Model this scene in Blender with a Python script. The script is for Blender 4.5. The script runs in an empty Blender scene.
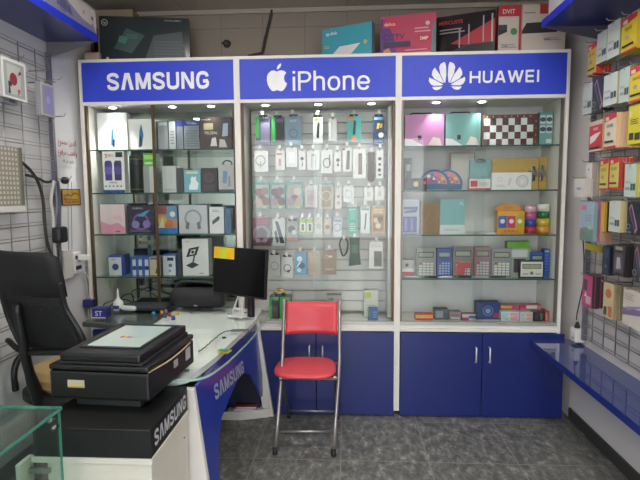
import bpy, bmesh, math, random
from mathutils import Vector, Matrix
random.seed(7)
SC = bpy.context.scene
COL = SC.collection
PI = math.pi
V = Vector

# ------------------------------------------------------------------ camera model
F_PX = 496.7; PITCH = .0926; YAW = .0552; ROLL = -.0064
CAM = V((0, -3.318, 1.52))
def ray(px, py):
    u, v = (px-320)/F_PX, (py-240)/F_PX
    c, s = math.cos(-ROLL), math.sin(-ROLL); u, v = c*u-s*v, s*u+c*v
    x, y, z = u, 1., -v
    c, s = math.cos(PITCH), math.sin(PITCH); y, z = c*y+s*z, -s*y+c*z
    c, s = math.cos(YAW), math.sin(YAW); x, y = c*x-s*y, s*x+c*y
    return V((x, y, z))
def hit(px, py, ax, val):
    d = ray(px, py); return CAM + d*((val-CAM[ax])/d[ax])
cd = bpy.data.cameras.new('camera'); cam = bpy.data.objects.new('camera', cd); COL.objects.link(cam)
fwd = ray(320, 240); rt = ray(320+F_PX, 240)-fwd; up = -(ray(320, 240+F_PX)-fwd)
fwd.normalize(); rt.normalize(); up.normalize()
M = Matrix.Identity(4)
for i, a in enumerate((rt, up, -fwd)):
    for j in range(3): M[j][i] = a[j]
M.translation = CAM
cam.matrix_world = M
cd.sensor_width = 36; cd.lens = 36*F_PX/640; cd.clip_start = .02
SC.camera = cam
SC.view_settings.view_transform = 'Standard'; SC.view_settings.look = 'None'
SC.view_settings.gamma = 1; SC.view_settings.use_curve_mapping = False
SC.view_settings.exposure = 1.55

# ------------------------------------------------------------------ materials
def lin(h):
    h = h.lstrip('#')
    if len(h) == 3: h = ''.join(c*2 for c in h)
    r = []
    for i in (0, 2, 4):
        c = int(h[i:i+2], 16)/255
        r.append(c/12.92 if c <= .04045 else ((c+.055)/1.055)**2.4)
    return (r[0], r[1], r[2], 1)
_m = {}
def nodes(name):
    m = bpy.data.materials.new(name); m.use_nodes = True
    nt = m.node_tree; nt.nodes.clear()
    out = nt.nodes.new('ShaderNodeOutputMaterial')
    return m, nt, out
def mat(col, rough=.5, metal=0, var=.06, scale=12, bump=0, spec=.5, coat=0):
    k = (col, rough, metal, var, scale, bump, spec, coat)
    if k in _m: return _m[k]
    m, nt, out = nodes('paint_'+col)
    b = nt.nodes.new('ShaderNodeBsdfPrincipled'); nt.links.new(b.outputs[0], out.inputs[0])
    b.inputs['Roughness'].default_value = rough; b.inputs['Metallic'].default_value = metal
    b.inputs['Specular IOR Level'].default_value = spec; b.inputs['Coat Weight'].default_value = coat
    tc = nt.nodes.new('ShaderNodeTexCoord')
    n = nt.nodes.new('ShaderNodeTexNoise'); n.inputs['Scale'].default_value = scale; n.inputs['Detail'].default_value = 3
    nt.links.new(tc.outputs['Object'], n.inputs['Vector'])
    mx = nt.nodes.new('ShaderNodeMix'); mx.data_type = 'RGBA'
    c = lin(col)
    mx.inputs[6].default_value = tuple(x*(1-var) for x in c[:3])+(1,)
    mx.inputs[7].default_value = tuple(min(1, x*(1+var)) for x in c[:3])+(1,)
    nt.links.new(n.outputs['Fac'], mx.inputs[0]); nt.links.new(mx.outputs[2], b.inputs['Base Color'])
    if bump:
        bp = nt.nodes.new('ShaderNodeBump'); bp.inputs['Strength'].default_value = bump; bp.inputs['Distance'].default_value = .002
        nt.links.new(n.outputs['Fac'], bp.inputs['Height']); nt.links.new(bp.outputs[0], b.inputs['Normal'])
    _m[k] = m; return m
def emit(col, s):
    k = ('e', col, s)
    if k in _m: return _m[k]
    m, nt, out = nodes('lamp_light')
    e = nt.nodes.new('ShaderNodeEmission'); e.inputs[0].default_value = lin(col); e.inputs[1].default_value = s
    nt.links.new(e.outputs[0], out.inputs[0]); _m[k] = m; return m
def glass(tint='f4f8f6', refl=1.0, rough=0.0, base=0.0):
    k = ('g', tint, refl, rough, base)
    if k in _m: return _m[k]
    m, nt, out = nodes('clear_glass')
    t = nt.nodes.new('ShaderNodeBsdfTransparent'); t.inputs[0].default_value = lin(tint)
    g = nt.nodes.new('ShaderNodeBsdfGlossy'); g.inputs['Roughness'].default_value = rough; g.inputs[0].default_value = (.9, .9, .9, 1)
    lw = nt.nodes.new('ShaderNodeLayerWeight'); lw.inputs[0].default_value = .5
    pw = nt.nodes.new('ShaderNodeMath'); pw.operation = 'POWER'; pw.inputs[1].default_value = 5; nt.links.new(lw.outputs['Facing'], pw.inputs[0])
    mt = nt.nodes.new('ShaderNodeMath'); mt.operation = 'MULTIPLY_ADD'; mt.inputs[1].default_value = .96*refl; mt.inputs[2].default_value = .04*refl+base
    nt.links.new(pw.outputs[0], mt.inputs[0])
    mx = nt.nodes.new('ShaderNodeMixShader')
    nt.links.new(mt.outputs[0], mx.inputs[0]); nt.links.new(t.outputs[0], mx.inputs[1]); nt.links.new(g.outputs[0], mx.inputs[2])
    nt.links.new(mx.outputs[0], out.inputs[0]); _m[k] = m; return m
def mesh_fabric(col='16181a', sx=220):
    m, nt, out = nodes('woven_mesh')
    b = nt.nodes.new('ShaderNodeBsdfPrincipled'); b.inputs['Base Color'].default_value = lin(col); b.inputs['Roughness'].default_value = .8
    t = nt.nodes.new('ShaderNodeBsdfTransparent')
    tc = nt.nodes.new('ShaderNodeTexCoord'); vo = nt.nodes.new('ShaderNodeTexVoronoi'); vo.inputs['Scale'].default_value = sx
    nt.links.new(tc.outputs['Object'], vo.inputs['Vector'])
    cr = nt.nodes.new('ShaderNodeMath'); cr.operation = 'LESS_THAN'; cr.inputs[1].default_value = .24
    nt.links.new(vo.outputs['Distance'], cr.inputs[0])
    mx = nt.nodes.new('ShaderNodeMixShader'); nt.links.new(cr.outputs[0], mx.inputs[0])
    nt.links.new(b.outputs[0], mx.inputs[1]); nt.links.new(t.outputs[0], mx.inputs[2]); nt.links.new(mx.outputs[0], out.inputs[0])
    return m
def floor_mat():
    m, nt, out = nodes('speckled_granite_tiles')
    N = nt.nodes.new; L = nt.links.new
    b = N('ShaderNodeBsdfPrincipled'); L(b.outputs[0], out.inputs[0])
    tc = N('ShaderNodeTexCoord')
    n1 = N('ShaderNodeTexNoise'); n1.inputs['Scale'].default_value = 21; n1.inputs['Detail'].default_value = 8; n1.inputs['Roughness'].default_value = .75
    mp = N('ShaderNodeMapping'); mp.inputs['Scale'].default_value = (1, .55, 1); mp.inputs['Rotation'].default_value = (0, 0, .35)
    L(tc.outputs['Object'], mp.inputs[0]); L(mp.outputs[0], n1.inputs['Vector'])
    cr = N('ShaderNodeValToRGB'); e = cr.color_ramp.elements
    e[0].position = .30; e[0].color = lin('454543'); e[1].position = .70; e[1].color = lin('b6b5ab')
    x = e.new(.45); x.color = lin('5e5e5b'); x = e.new(.56); x.color = lin('787873')
    L(n1.outputs['Fac'], cr.inputs[0])
    br = N('ShaderNodeTexBrick'); br.offset = 0; br.inputs['Scale'].default_value = 1
    br.inputs['Brick Width'].default_value = .5; br.inputs['Row Height'].default_value = .5; br.inputs['Mortar Size'].default_value = .0035
    mp2 = N('ShaderNodeMapping'); mp2.inputs['Location'].default_value = (.04, .10, 0)
    L(tc.outputs['Object'], mp2.inputs[0]); L(mp2.outputs[0], br.inputs['Vector'])
    mx = N('ShaderNodeMix'); mx.data_type = 'RGBA'; L(br.outputs['Fac'], mx.inputs[0]); L(cr.outputs[0], mx.inputs[6]); mx.inputs[7].default_value = lin('85857d')
    L(mx.outputs[2], b.inputs['Base Color'])
    b.inputs['Roughness'].default_value = .32
    bp = N('ShaderNodeBump'); bp.inputs['Strength'].default_value = .12; bp.inputs['Distance'].default_value = .002
    L(n1.outputs['Fac'], bp.inputs['Height']); L(bp.outputs[0], b.inputs['Normal'])
    return m
def panel_mat(c1, c2, w, h, line):
    m, nt, out = nodes('wall_panelling')
    N = nt.nodes.new; L = nt.links.new
    b = N('ShaderNodeBsdfPrincipled'); L(b.outputs[0], out.inputs[0]); b.inputs['Roughness'].default_value = .6
    tc = N('ShaderNodeTexCoord'); mp = N('ShaderNodeMapping')
    sp = N('ShaderNodeSeparateXYZ'); cb = N('ShaderNodeCombineXYZ'); L(tc.outputs['Object'], sp.inputs[0])
    L(sp.outputs[0], cb.inputs[0]); L(sp.outputs[2], cb.inputs[1]); L(cb.outputs[0], mp.inputs[0])
    br = N('ShaderNodeTexBrick'); br.offset = 0; br.inputs['Scale'].default_value = 1
    br.inputs['Brick Width'].default_value = w; br.inputs['Row Height'].default_value = h; br.inputs['Mortar Size'].default_value = .003
    br.inputs['Color1'].default_value = lin(c1); br.inputs['Color2'].default_value = lin(c2); br.inputs['Mortar'].default_value = lin(line)
    L(mp.outputs[0], br.inputs['Vector']); L(br.outputs['Color'], b.inputs['Base Color'])
    return m

WHITE = mat('dedbd4', .4); FRAME = mat('e2dfd8', .35); BRONZE = mat('5e4c38', .35, .6)
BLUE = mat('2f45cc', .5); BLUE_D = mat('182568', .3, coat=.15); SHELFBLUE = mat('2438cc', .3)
BLACK = mat('141517', .4); BLACKM = mat('1b1c1e', .6); CHROME = mat('8d8a88', .25, .9); WIRE = mat('a29c97', .35, .8)
EDGE = mat('23564c', .2); GLASS = glass('fafcfb', .55); SHELFG = glass('f8fcfa', .8)
MIRROR = mat('b4c0b8', .05, 1, var=.03)

# ------------------------------------------------------------------ mesh builder
class MB:
    def __init__(s): s.bm = bmesh.new(); s.mats = []; s.X = Matrix.Identity(4)
    def mi(s, m):
        if m not in s.mats: s.mats.append(m)
        return s.mats.index(m)
    def v(s, co): return s.bm.verts.new(s.X @ V(co))
    def face(s, cos, m):
        f = s.bm.faces.new([s.v(c) for c in cos]); f.material_index = s.mi(m); return f
    def faces(s, vs, fs, m):
        vv = [s.v(c) for c in vs]; k = s.mi(m); r = []
        for f in fs:
            try: q = s.bm.faces.new([vv[i] for i in f])
            except ValueError: continue
            q.material_index = k; r.append(q)
        return r
    def box(s, x0, y0, z0, x1, y1, z1, m, bev=0):
        if bev:
            b = min(bev, (x1-x0)*.49, (y1-y0)*.49, (z1-z0)*.49)
            t = bmesh.new(); bmesh.ops.create_cube(t, size=1)
            for q in t.verts: q.co = V(((x0+x1)/2+q.co.x*(x1-x0), (y0+y1)/2+q.co.y*(y1-y0), (z0+z1)/2+q.co.z*(z1-z0)))
            bmesh.ops.bevel(t, geom=t.edges[:], offset=b, segments=2, affect='EDGES', profile=.6)
            t.verts.index_update()
            s.faces([q.co.copy() for q in t.verts], [[q.index for q in f.verts] for f in t.faces], m); t.free(); return
        P = [(x0, y0, z0), (x1, y0, z0), (x1, y1, z0), (x0, y1, z0), (x0, y0, z1), (x1, y0, z1), (x1, y1, z1), (x0, y1, z1)]
        s.faces(P, [(0, 3, 2, 1), (4, 5, 6, 7), (0, 1, 5, 4), (1, 2, 6, 5), (2, 3, 7, 6), (3, 0, 4, 7)], m)
    def prism(s, pts, axis, a, b, m):
        # pts 2D polygon in the two other axes (order x,y,z skipping axis), extruded a..b along axis
        def mk(p, t):
            q = [p[0], p[1]]; q.insert(axis, t); return tuple(q)
        n = len(pts); P = [mk(p, a) for p in pts]+[mk(p, b) for p in pts]
        fs = [tuple(range(n)), tuple(range(2*n-1, n-1, -1))]+[(i, i+n, (i+1) % n+n, (i+1) % n) for i in range(n)]
        s.faces(P, fs, m)
    def tube(s, pts, r, m, seg=10, caps=True, smooth=False):
        pts = [V(p) for p in pts]
        if smooth and len(pts) > 2:
            q = []
            for i in range(len(pts)-1):
                p0 = pts[max(i-1, 0)]; p1 = pts[i]; p2 = pts[i+1]; p3 = pts[min(i+2, len(pts)-1)]
                for k in range(5):
                    t = k/5; q.append(.5*((2*p1)+(p2-p0)*t+(2*p0-5*p1+4*p2-p3)*t*t+(3*p1-p0-3*p2+p3)*t**3))
            pts = q+[pts[-1]]
        rings = []; prev = None
        for i, p in enumerate(pts):
            d = (pts[min(i+1, len(pts)-1)]-pts[max(i-1, 0)])
            if d.length < 1e-9: d = V((0, 0, 1))
            d.normalize()
            if prev is None:
                a = V((0, 0, 1)) if abs(d.z) < .9 else V((1, 0, 0)); n = d.cross(a).normalized()
            else:
                n = prev-d*prev.dot(d)
                n = n.normalized() if n.length > 1e-6 else d.orthogonal().normalized()
            prev = n; b = d.cross(n)
            rr = r[min(len(r)-1, i*len(r)//len(pts))] if isinstance(r, (list, tuple)) else r
            rings.append([p+n*rr*math.cos(2*PI*k/seg)+b*rr*math.sin(2*PI*k/seg) for k in range(seg)])
        vs = [c for R in rings for c in R]; fs = []
        for i in range(len(rings)-1):
            for k in range(seg): fs.append((i*seg+k, i*seg+(k+1) % seg, (i+1)*seg+(k+1) % seg, (i+1)*seg+k))
        if caps: fs.append(tuple(range(seg-1, -1, -1))); fs.append(tuple((len(rings)-1)*seg+k for k in range(seg)))
        for f in s.faces(vs, fs, m): f.smooth = len(f.verts) == 4
    def lathe(s, prof, m, seg=24, o=(0, 0, 0), axis=2):
        rings = []
        for r, z in prof:
            R = []
            for k in range(seg):
                a = 2*PI*k/seg; c, d = r*math.cos(a), r*math.sin(a)
                p = {2: (c, d, z), 0: (z, c, d), 1: (c, z, d)}[axis]
                R.append((p[0]+o[0], p[1]+o[1], p[2]+o[2]))
            rings.append(R)
        vs = [c for R in rings for c in R]; fs = []
        for i in range(len(rings)-1):
            for k in range(seg): fs.append((i*seg+k, i*seg+(k+1) % seg, (i+1)*seg+(k+1) % seg, (i+1)*seg+k))
        fs.append(tuple(range(seg-1, -1, -1))); fs.append(tuple((len(rings)-1)*seg+k for k in range(seg)))
        for f in s.faces(vs, fs, m): f.smooth = len(f.verts) == 4
    def text(s, body, cx, cz, h, m, y=0, maxw=None, bold=0.0, depth=.0008, sx=1.0):
        vs, fs, w = textmesh(body, bold)
        k = h/.7; kx = k*sx
        if maxw and w*kx > maxw: kx = maxw/w
        s.faces([(cx+p[0]*kx, y-depth-(p[2] if len(p) > 2 else 0), cz-h/2+p[1]*k) for p in vs], fs, m)
    def build(s, name, parent=None, loc=None, rz=0, bevel=0, fix=True):
        if fix: bmesh.ops.recalc_face_normals(s.bm, faces=s.bm.faces[:])
        me = bpy.data.meshes.new(name); s.bm.to_mesh(me); s.bm.free()
        for m in s.mats: me.materials.append(m)
        o = bpy.data.objects.new(name, me); COL.objects.link(o)
        if parent: o.parent = parent
        if loc is not None: o.location = loc
        if rz: o.rotation_euler = (0, 0, rz)
        if bevel:
            b = o.modifiers.new('bevel', 'BEVEL'); b.width = bevel; b.segments = 2; b.limit_method = 'ANGLE'
        return o
_t = {}
def textmesh(body, bold=0.0):
    k = (body, bold)
    if k in _t: return _t[k]
    c = bpy.data.curves.new('t', 'FONT'); c.body = body; c.offset = bold; c.resolution_u = 3; c.fill_mode = 'FRONT'
    o = bpy.data.objects.new('t', c); COL.objects.link(o)
    bpy.context.view_layer.update()
    ev = o.evaluated_get(bpy.context.evaluated_depsgraph_get()); me = ev.to_mesh()
    vs = [(v.co.x, v.co.y) for v in me.vertices]; fs = [tuple(p.vertices) for p in me.polygons]
    ev.to_mesh_clear(); bpy.data.objects.remove(o); bpy.data.curves.remove(c)
    x0 = min(v[0] for v in vs); x1 = max(v[0] for v in vs)
    vs = [(v[0]-(x0+x1)/2, v[1]) for v in vs]
    _t[k] = (vs, fs, x1-x0); return _t[k]

# block lettering drawn from strokes: centre lines in a unit box (width, height 1)
GLY = {
 'S': (.80, [[(.72,.71),(.66,.86),(.40,.92),(.15,.85),(.09,.70),(.20,.58),(.42,.50),(.62,.42),(.72,.29),(.64,.14),(.40,.08),(.14,.14),(.08,.31)]]),
 'L^': (.86, [[(.11,0),(.38,1)], [(.75,0),(.48,1)]]),
 'A': (.90, [[(.08,0),(.42,1)], [(.82,0),(.48,1)], [(.2,.30),(.7,.30)]]),
 'M': (1.04, [[(.1,0),(.1,1)], [(.94,0),(.94,1)], [(.15,1),(.52,.05)], [(.89,1),(.52,.05)]]),
 'U': (.84, [[(.1,1),(.1,.32),(.18,.14),(.42,.08),(.66,.14),(.74,.32),(.74,1)]]),
 'N': (.86, [[(.1,0),(.1,1)], [(.76,0),(.76,1)], [(.13,.98),(.73,.02)]]),
 'G': (.86, [[(.76,.70),(.68,.86),(.43,.92),(.18,.83),(.09,.5),(.18,.17),(.43,.08),(.66,.14),(.76,.26),(.76,.44)], [(.80,.44),(.46,.44)]]),
 'H': (.90, [[(.08,0),(.08,1)], [(.82,0),(.82,1)], [(.08,.5),(.82,.5)]]),
 'W': (1.30, [[(.08,1),(.36,0)], [(.36,0),(.65,1)], [(.65,1),(.94,0)], [(.94,0),(1.22,1)]]),
 'E': (.76, [[(.08,0),(.08,1)], [(.08,.93),(.70,.93)], [(.08,.5),(.66,.5)], [(.08,.07),(.70,.07)]]),
 'I': (.18, [[(.09,0),(.09,1)]]),
 'i': (.16, [[(.08,0),(.08,.73)], [(.08,.89),(.08,1.02)]]),
 'P': (.66, [[(.08,0),(.08,1)], [(.08,.94),(.38,.94),(.54,.88),(.60,.72),(.54,.56),(.38,.48),(.08,.48)]]),
 'h': (.58, [[(.07,0),(.07,1.02)], [(.07,.50),(.14,.64),(.30,.69),(.46,.62),(.50,.46),(.50,0)]]),
 'o': (.64, [[(.32,.68),(.14,.60),(.07,.36),(.14,.12),(.32,.04),(.50,.12),(.57,.36),(.50,.60),(.32,.68)]]),
 'n': (.58, [[(.07,0),(.07,.73)], [(.07,.50),(.14,.64),(.30,.69),(.46,.62),(.50,.46),(.50,0)]]),
 'e': (.62, [[(.07,.37),(.56,.37),(.50,.60),(.32,.68),(.14,.60),(.07,.36),(.14,.12),(.32,.04),(.48,.09),(.54,.20)]]),
}
def strokes(keys, t, gap=.12, hs=1.0):
    vs, fs, x = [], [], 0; ln = 0
    for k in keys:
        w, SS = GLY[k]
        for P in SS:
            ln += 1
            P = [V((p[0]*hs, p[1])) for p in P]
            if len(P) == 2 and abs(P[0].x-P[1].x) > .02 and abs(P[0].y-P[1].y) > .3:
                q = len(vs); d = t*.58
                for a, e in ((P[0], -d), (P[0], d), (P[1], d), (P[1], -d)): vs.append((x+a.x+e, a.y, ln))
                fs.append((q, q+1, q+2, q+3)); continue
            if len(P) > 2:
                Q = []
                for i in range(len(P)-1):
                    p0 = P[max(i-1, 0)]; p1 = P[i]; p2 = P[i+1]; p3 = P[min(i+2, len(P)-1)]
                    for j in range(3):
                        u = j/3; Q.append(.5*((2*p1)+(p2-p0)*u+(2*p0-5*p1+4*p2-p3)*u*u+(3*p1-p0-3*p2+p3)*u**3))
                P = Q+[P[-1]]
            q = len(vs)
            for i, p in enumerate(P):
                d = (P[min(i+1, len(P)-1)]-P[max(i-1, 0)]).normalized(); n = V((-d.y, d.x))*t/2
                vs += [(x+p.x+n.x, p.y+n.y, ln), (x+p.x-n.x, p.y-n.y, ln)]
            for i in range(len(P)-1): fs.append((q+2*i, q+2*i+1, q+2*i+3, q+2*i+2))
        x += w*hs+gap
    W = x-gap
    return [((a-W/2)*.7, b*.7, .0002*c) for a, b, c in vs], fs, W*.7
_t[('SAMSUNG!', 0)] = strokes(['S', 'L^', 'M', 'S', 'U', 'N', 'G'], .21, .16)
_t[('iPhone!', 0)] = strokes(['i', 'P', 'h', 'o', 'n', 'e'], .125, .10)
_t[('HUAWEI!', 0)] = strokes(['H', 'U', 'A', 'W', 'E', 'I'], .19, .20, 1.1)
LABELS = {}
def tag(o, label, cat, group=None, kind=None):
    assert 4 <= len(label.split()) <= 16, label
    if label in LABELS and not (group and LABELS[label] == group): raise RuntimeError('dup label '+label)
    LABELS[label] = group
    o['label'] = label; o['category'] = cat
    if group: o['group'] = group
    if kind: o['kind'] = kind
    return o
def thing(name, label, cat, loc=(0, 0, 0), rz=0, group=None):
    o = bpy.data.objects.new(name, None); COL.objects.link(o); o.location = loc; o.rotation_euler = (0, 0, rz); o.empty_display_size = .05
    return tag(o, label, cat, group)
def struct(o): o['kind'] = 'structure'; return o

# decorations on the front face (local -Y) of a box w x h, u,v in 0..1
def deco(b, w, h, y, items):
    for i, it in enumerate(items):
        yy = y-.0006*(i+1); k = it[0]
        m = mat(it[-1], .4) if isinstance(it[-1], str) else it[-1]
        X = lambda u: (u-.5)*w
        if k == 'r': b.face([(X(it[1]), yy, it[2]*h), (X(it[3]), yy, it[2]*h), (X(it[3]), yy, it[4]*h), (X(it[1]), yy, it[4]*h)], m)
        elif k == 'c' or k == 'o':
            r = it[3]*h; rx = r*(it[4] if len(it) > 5 else 1)
            P = [(X(it[1])+rx*math.cos(a*PI/10), yy, it[2]*h+r*math.sin(a*PI/10)) for a in range(20)]
            if k == 'c': b.face(P, m)
            else:
                Q = [(X(it[1])+rx*.78*math.cos(a*PI/10), yy, it[2]*h+r*.78*math.sin(a*PI/10)) for a in range(20)]
                b.faces(P+Q, [(a, (a+1) % 20, 20+(a+1) % 20, 20+a) for a in range(20)], m)
        elif k == 'p': b.face([(X(u), yy, v*h) for u, v in it[1]], m)
        elif k == 't':  # text,u,v,height,[maxw frac],color
            b.text(it[1], X(it[2]), it[3]*h, it[4]*h, m, y=yy, maxw=(it[5] if len(it) > 6 else .9)*w, bold=.012)
        elif k == 'l':  # rows of small printed lines: u0,v0,u1,v1,n
            n = it[5]
            for q in range(n):
                z = it[2]+(it[4]-it[2])*(q+.25)/n; z2 = z+(it[4]-it[2])*.4/n; e = it[3]-(.12*(q % 2))*(it[3]-it[1])
                b.face([(X(it[1]), yy, z*h), (X(e), yy, z*h), (X(e), yy, z2*h), (X(it[1]), yy, z2*h)], m)
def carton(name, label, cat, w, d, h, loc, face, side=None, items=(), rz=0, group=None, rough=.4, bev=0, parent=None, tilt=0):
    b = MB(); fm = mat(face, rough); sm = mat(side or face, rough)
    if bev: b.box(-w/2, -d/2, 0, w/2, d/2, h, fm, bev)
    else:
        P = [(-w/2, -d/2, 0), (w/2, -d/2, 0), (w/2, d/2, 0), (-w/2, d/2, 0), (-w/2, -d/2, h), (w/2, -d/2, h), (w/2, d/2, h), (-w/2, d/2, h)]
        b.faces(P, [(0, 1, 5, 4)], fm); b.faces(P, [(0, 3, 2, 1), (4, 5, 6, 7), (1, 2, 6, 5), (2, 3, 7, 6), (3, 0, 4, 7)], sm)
        bmesh.ops.remove_doubles(b.bm, verts=b.bm.verts[:], dist=1e-5)
    bmesh.ops.recalc_face_normals(b.bm, faces=b.bm.faces[:])
    deco(b, w, h, -d/2, items)
    o = b.build(name, parent, loc, rz, fix=False)
    if tilt: o.rotation_euler = (tilt, 0, rz)
    if not parent: tag(o, label, cat, group)
    return o

# ------------------------------------------------------------------ the room
XL, XR, YB, YF, ZC = -1.83, 1.50, .44, -5.2, 2.87
def slab(name, x0, y0, z0, x1, y1, z1, m):
    b = MB(); b.box(x0, y0, z0, x1, y1, z1, m); return struct(b.build(name))
slab('floor', XL-.1, YF-3, -.08, XR+.1, YB+.1, 0, floor_mat())
slab('ceiling', XL-.1, YF-.1, ZC, XR+.1, YB+.1, ZC+.08, panel_mat('b5aca1', 'b2a99d', 1.2, .6, '857c72'))
slab('wall_back', XL-.1, YB, 0, XR+.1, YB+.1, ZC, panel_mat('93887c', '90857a', .31, 2.74, '7b7066'))
slab('wall_left', XL-.1, YF, 0, XL, YB, ZC, mat('d6d5d6', .6, scale=3))
slab('wall_right', XR, YF, 0, XR+.1, YB, ZC, mat('d3cfce', .6, scale=3))
b = MB()
wf = mat('cfccc8', .6)
b.box(XL-.1, YF-.1, 0, -1.6, YF, ZC, wf); b.box(1.3, YF-.1, 0, XR+.1, YF, ZC, wf); b.box(-1.6, YF-.1, 2.45, 1.3, YF, ZC, wf)
struct(b.build('wall_front'))
b = MB(); b.box(XR-.012, YF, 0, XR, -.0, .075, mat('3b3a38', .4)); struct(b.build('baseboard_right'))
b = MB(); b.box(XL, YF, 0, XL+.012, 0, .09, mat('55524f', .5)); struct(b.build('baseboard_left'))
b = MB(); b.box(XL, YB-.02, ZC-.03, XR, YB, ZC, mat('b1a799', .5)); struct(b.build('trim_1'))

# ------------------------------------------------------------------ display cabinets
X0, X1, X2, X3 = -1.796, -.727, .334, 1.415
ZT, ZS, ZO, ZR, ZBASE = 2.422, 2.144, 2.122, .652, .588
DEP = .40
def apple_logo(b, cx, cz, s, m):
    base = [(0, .40), (.10, .44), (.22, .46), (.36, .42), (.45, .33), (.38, .25), (.335, .14), (.34, .02), (.385, -.09), (.48, -.16), (.43, -.30), (.34, -.43), (.24, -.52),
            (.13, -.52), (.03, -.48), (-.05, -.48), (-.15, -.52), (-.25, -.51), (-.37, -.38), (-.46, -.20), (-.50, 0), (-.49, .18), (-.42, .33), (-.30, .43), (-.17, .46), (-.07, .43)]
    leaf = [(-.01, .50), (.0, .60), (.06, .70), (.15, .77), (.20, .78), (.20, .69), (.15, .59), (.07, .52)]
    for P in (base, leaf): b.face([(cx+x*s, -.002, cz+y*s) for x, y in P], m)
def flower_logo(b, px0, py0, s, m):
    # petals measured on a 640 x 480 crop, s = metres per crop pixel, origin at crop (340,240)
    L = [[(318, 340), (330, 230), (325, 100), (310, 40), (290, 32), (240, 60), (220, 110), (240, 210), (300, 335)],
         [(298, 350), (240, 230), (155, 110), (120, 160), (112, 220), (150, 280), (230, 325)],
         [(285, 368), (180, 310), (72, 258), (66, 310), (95, 360), (140, 384), (250, 382)],
         [(280, 398), (200, 400), (115, 402), (145, 440), (180, 452), (230, 440)]]
    for P in L:
        b.face([(px0+(x-342)*s, -.002, py0-(y-240)*s) for x, y in P], m)
        b.face([(px0-(x-342)*s, -.002, py0-(y-240)*s) for x, y in P][::-1], m)
def cabinet(x0, x1, kind, label, shelves, back):
    t = thing('display_cabinet', label, 'cabinet', ((x0+x1)/2, 0, 0))
    W = (x1-x0)/2; fr = .020
    b = MB()   # carcass: sides, rails
    for sx in (-1, 1):
        a, c = (-W, -W+fr) if sx < 0 else (W-fr, W)
        b.box(a, 0, .03 if kind != 'iphone' else .03, c, DEP, ZT, FRAME)
    b.box(-W+fr, 0, ZT-.02, W-fr, DEP, ZT, FRAME)
    b.box(-W+fr, 0, ZO, W-fr, .03, ZS, FRAME)
    b.box(-W+fr, .03, ZO+.01, W-fr, DEP, ZO+.025, FRAME)
    b.box(-W+fr, 0, ZBASE, W-fr, DEP, ZBASE+.022, WHITE)
    b.box(-W+fr, .012, ZBASE+.022, W-fr, DEP, ZR-.02, WHITE)
    b.box(-W+fr, .03, .0, W-fr, DEP, .03, BLACKM)
    b.build('carcass', t, bevel=.002)
    b = MB(); b.box(-W+fr, .006, ZR-.02, W-fr, .05, ZR, mat('b8bab2', .3, .5)); b.build('sliding_track', t)
    b = MB(); b.box(-W+fr, DEP-.012, ZR-.02, W-fr, DEP, ZO+.01, back); b.build('back_panel', t)
    b = MB(); b.box(-W+fr, .006, ZS, W-fr, .03, ZT-.02, BLUE); sg = b.build('sign_panel', t)
    b = MB(); wm = mat('f0f0f4', .5)
    if kind == 'samsung': c0 = hit(157.5, 80.7, 1, 0); b.text('SAMSUNG!', c0.x-(x0+x1)/2, c0.z, .110, wm, y=.006, maxw=.69, sx=1.4); b.build('lettering', sg)
    elif kind == 'iphone':
        c0 = hit(330.8, 80.3, 1, 0); b.text('iPhone!', c0.x-(x0+x1)/2, c0.z, .124, wm, y=.006, maxw=.505, sx=1.4); b.build('lettering', sg)
        b = MB(); b.X = Matrix.Translation((0, .006, 0)); apple_logo(b, -.262, (ZS+ZT)/2-.018, .136, wm); b.build('logo', sg)
    else:
        c0 = hit(504.5, 76.4, 1, 0); b.text('HUAWEI!', c0.x-(x0+x1)/2, c0.z, .075, wm, y=.006, maxw=.435, sx=1.4); b.build('lettering', sg)
        b = MB(); b.X = Matrix.Translation((0, .006, 0)); flower_logo(b, -.232, (ZS+ZT)/2-.012, .00042, wm); b.build('logo', sg)
    for z in shelves:
        b = MB(); b.box(-W+fr+.004, .07, z-.008, W-fr-.004, DEP-.02, z, SHELFG); s = b.build('glass_shelf', t)
        b = MB(); b.box(-W+fr+.004, .066, z-.0085, W-fr-.004, .0698, z+.0005, EDGE); b.build('polished_edge', s)
    # sliding glass doors
    for i, (a, c, y) in enumerate(((-W+fr+.004, .03, .022), (-.03, W-fr-.004, .036))):
        b = MB(); b.box(a, y, ZR-.004, c, y+.005, ZO, GLASS); b.build('glass_door', t)
    # metal channels at the sides
    ch = BRONZE if kind != 'huawei' else mat('77726a', .35, .6)
    for xx in (-W+fr, W-fr-.014):
        b = MB(); b.box(xx, .018, ZR, xx+.014, .045, ZO, ch); b.build('side_channel', t)
    if kind == 'samsung':
        b = MB(); b.box(-.012-.04, .012, ZR, .008-.04, .020, ZO, BRONZE); b.build('door_stile', t)
    # base doors
    sp_ = {'huawei': .028, 'iphone': -.018}.get(kind, 0)
    for i, (a, c) in enumerate(((-W+fr, sp_-.002), (sp_+.002, W-fr))):
        if kind == 'huawei' and i == 1: c = W+.022
        if kind == 'huawei' and i == 0: a = -W+fr+.004
        b = MB(); b.box(a, -.018, .006, c, -.001, ZBASE-.004, BLUE_D); d = b.build('base_door', t, bevel=.0015)
        hx = -.045 if i == 0 else .045
        if kind != 'samsung':
            b = MB()
            hx += .028 if kind == 'huawei' else -.018
            b.tube([(hx, -.020, .49), (hx, -.042, .49), (hx, -.042, .39), (hx, -.020, .39)], .0058, mat('dcdad6', .3, .3)); b.build('handle', d)
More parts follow.
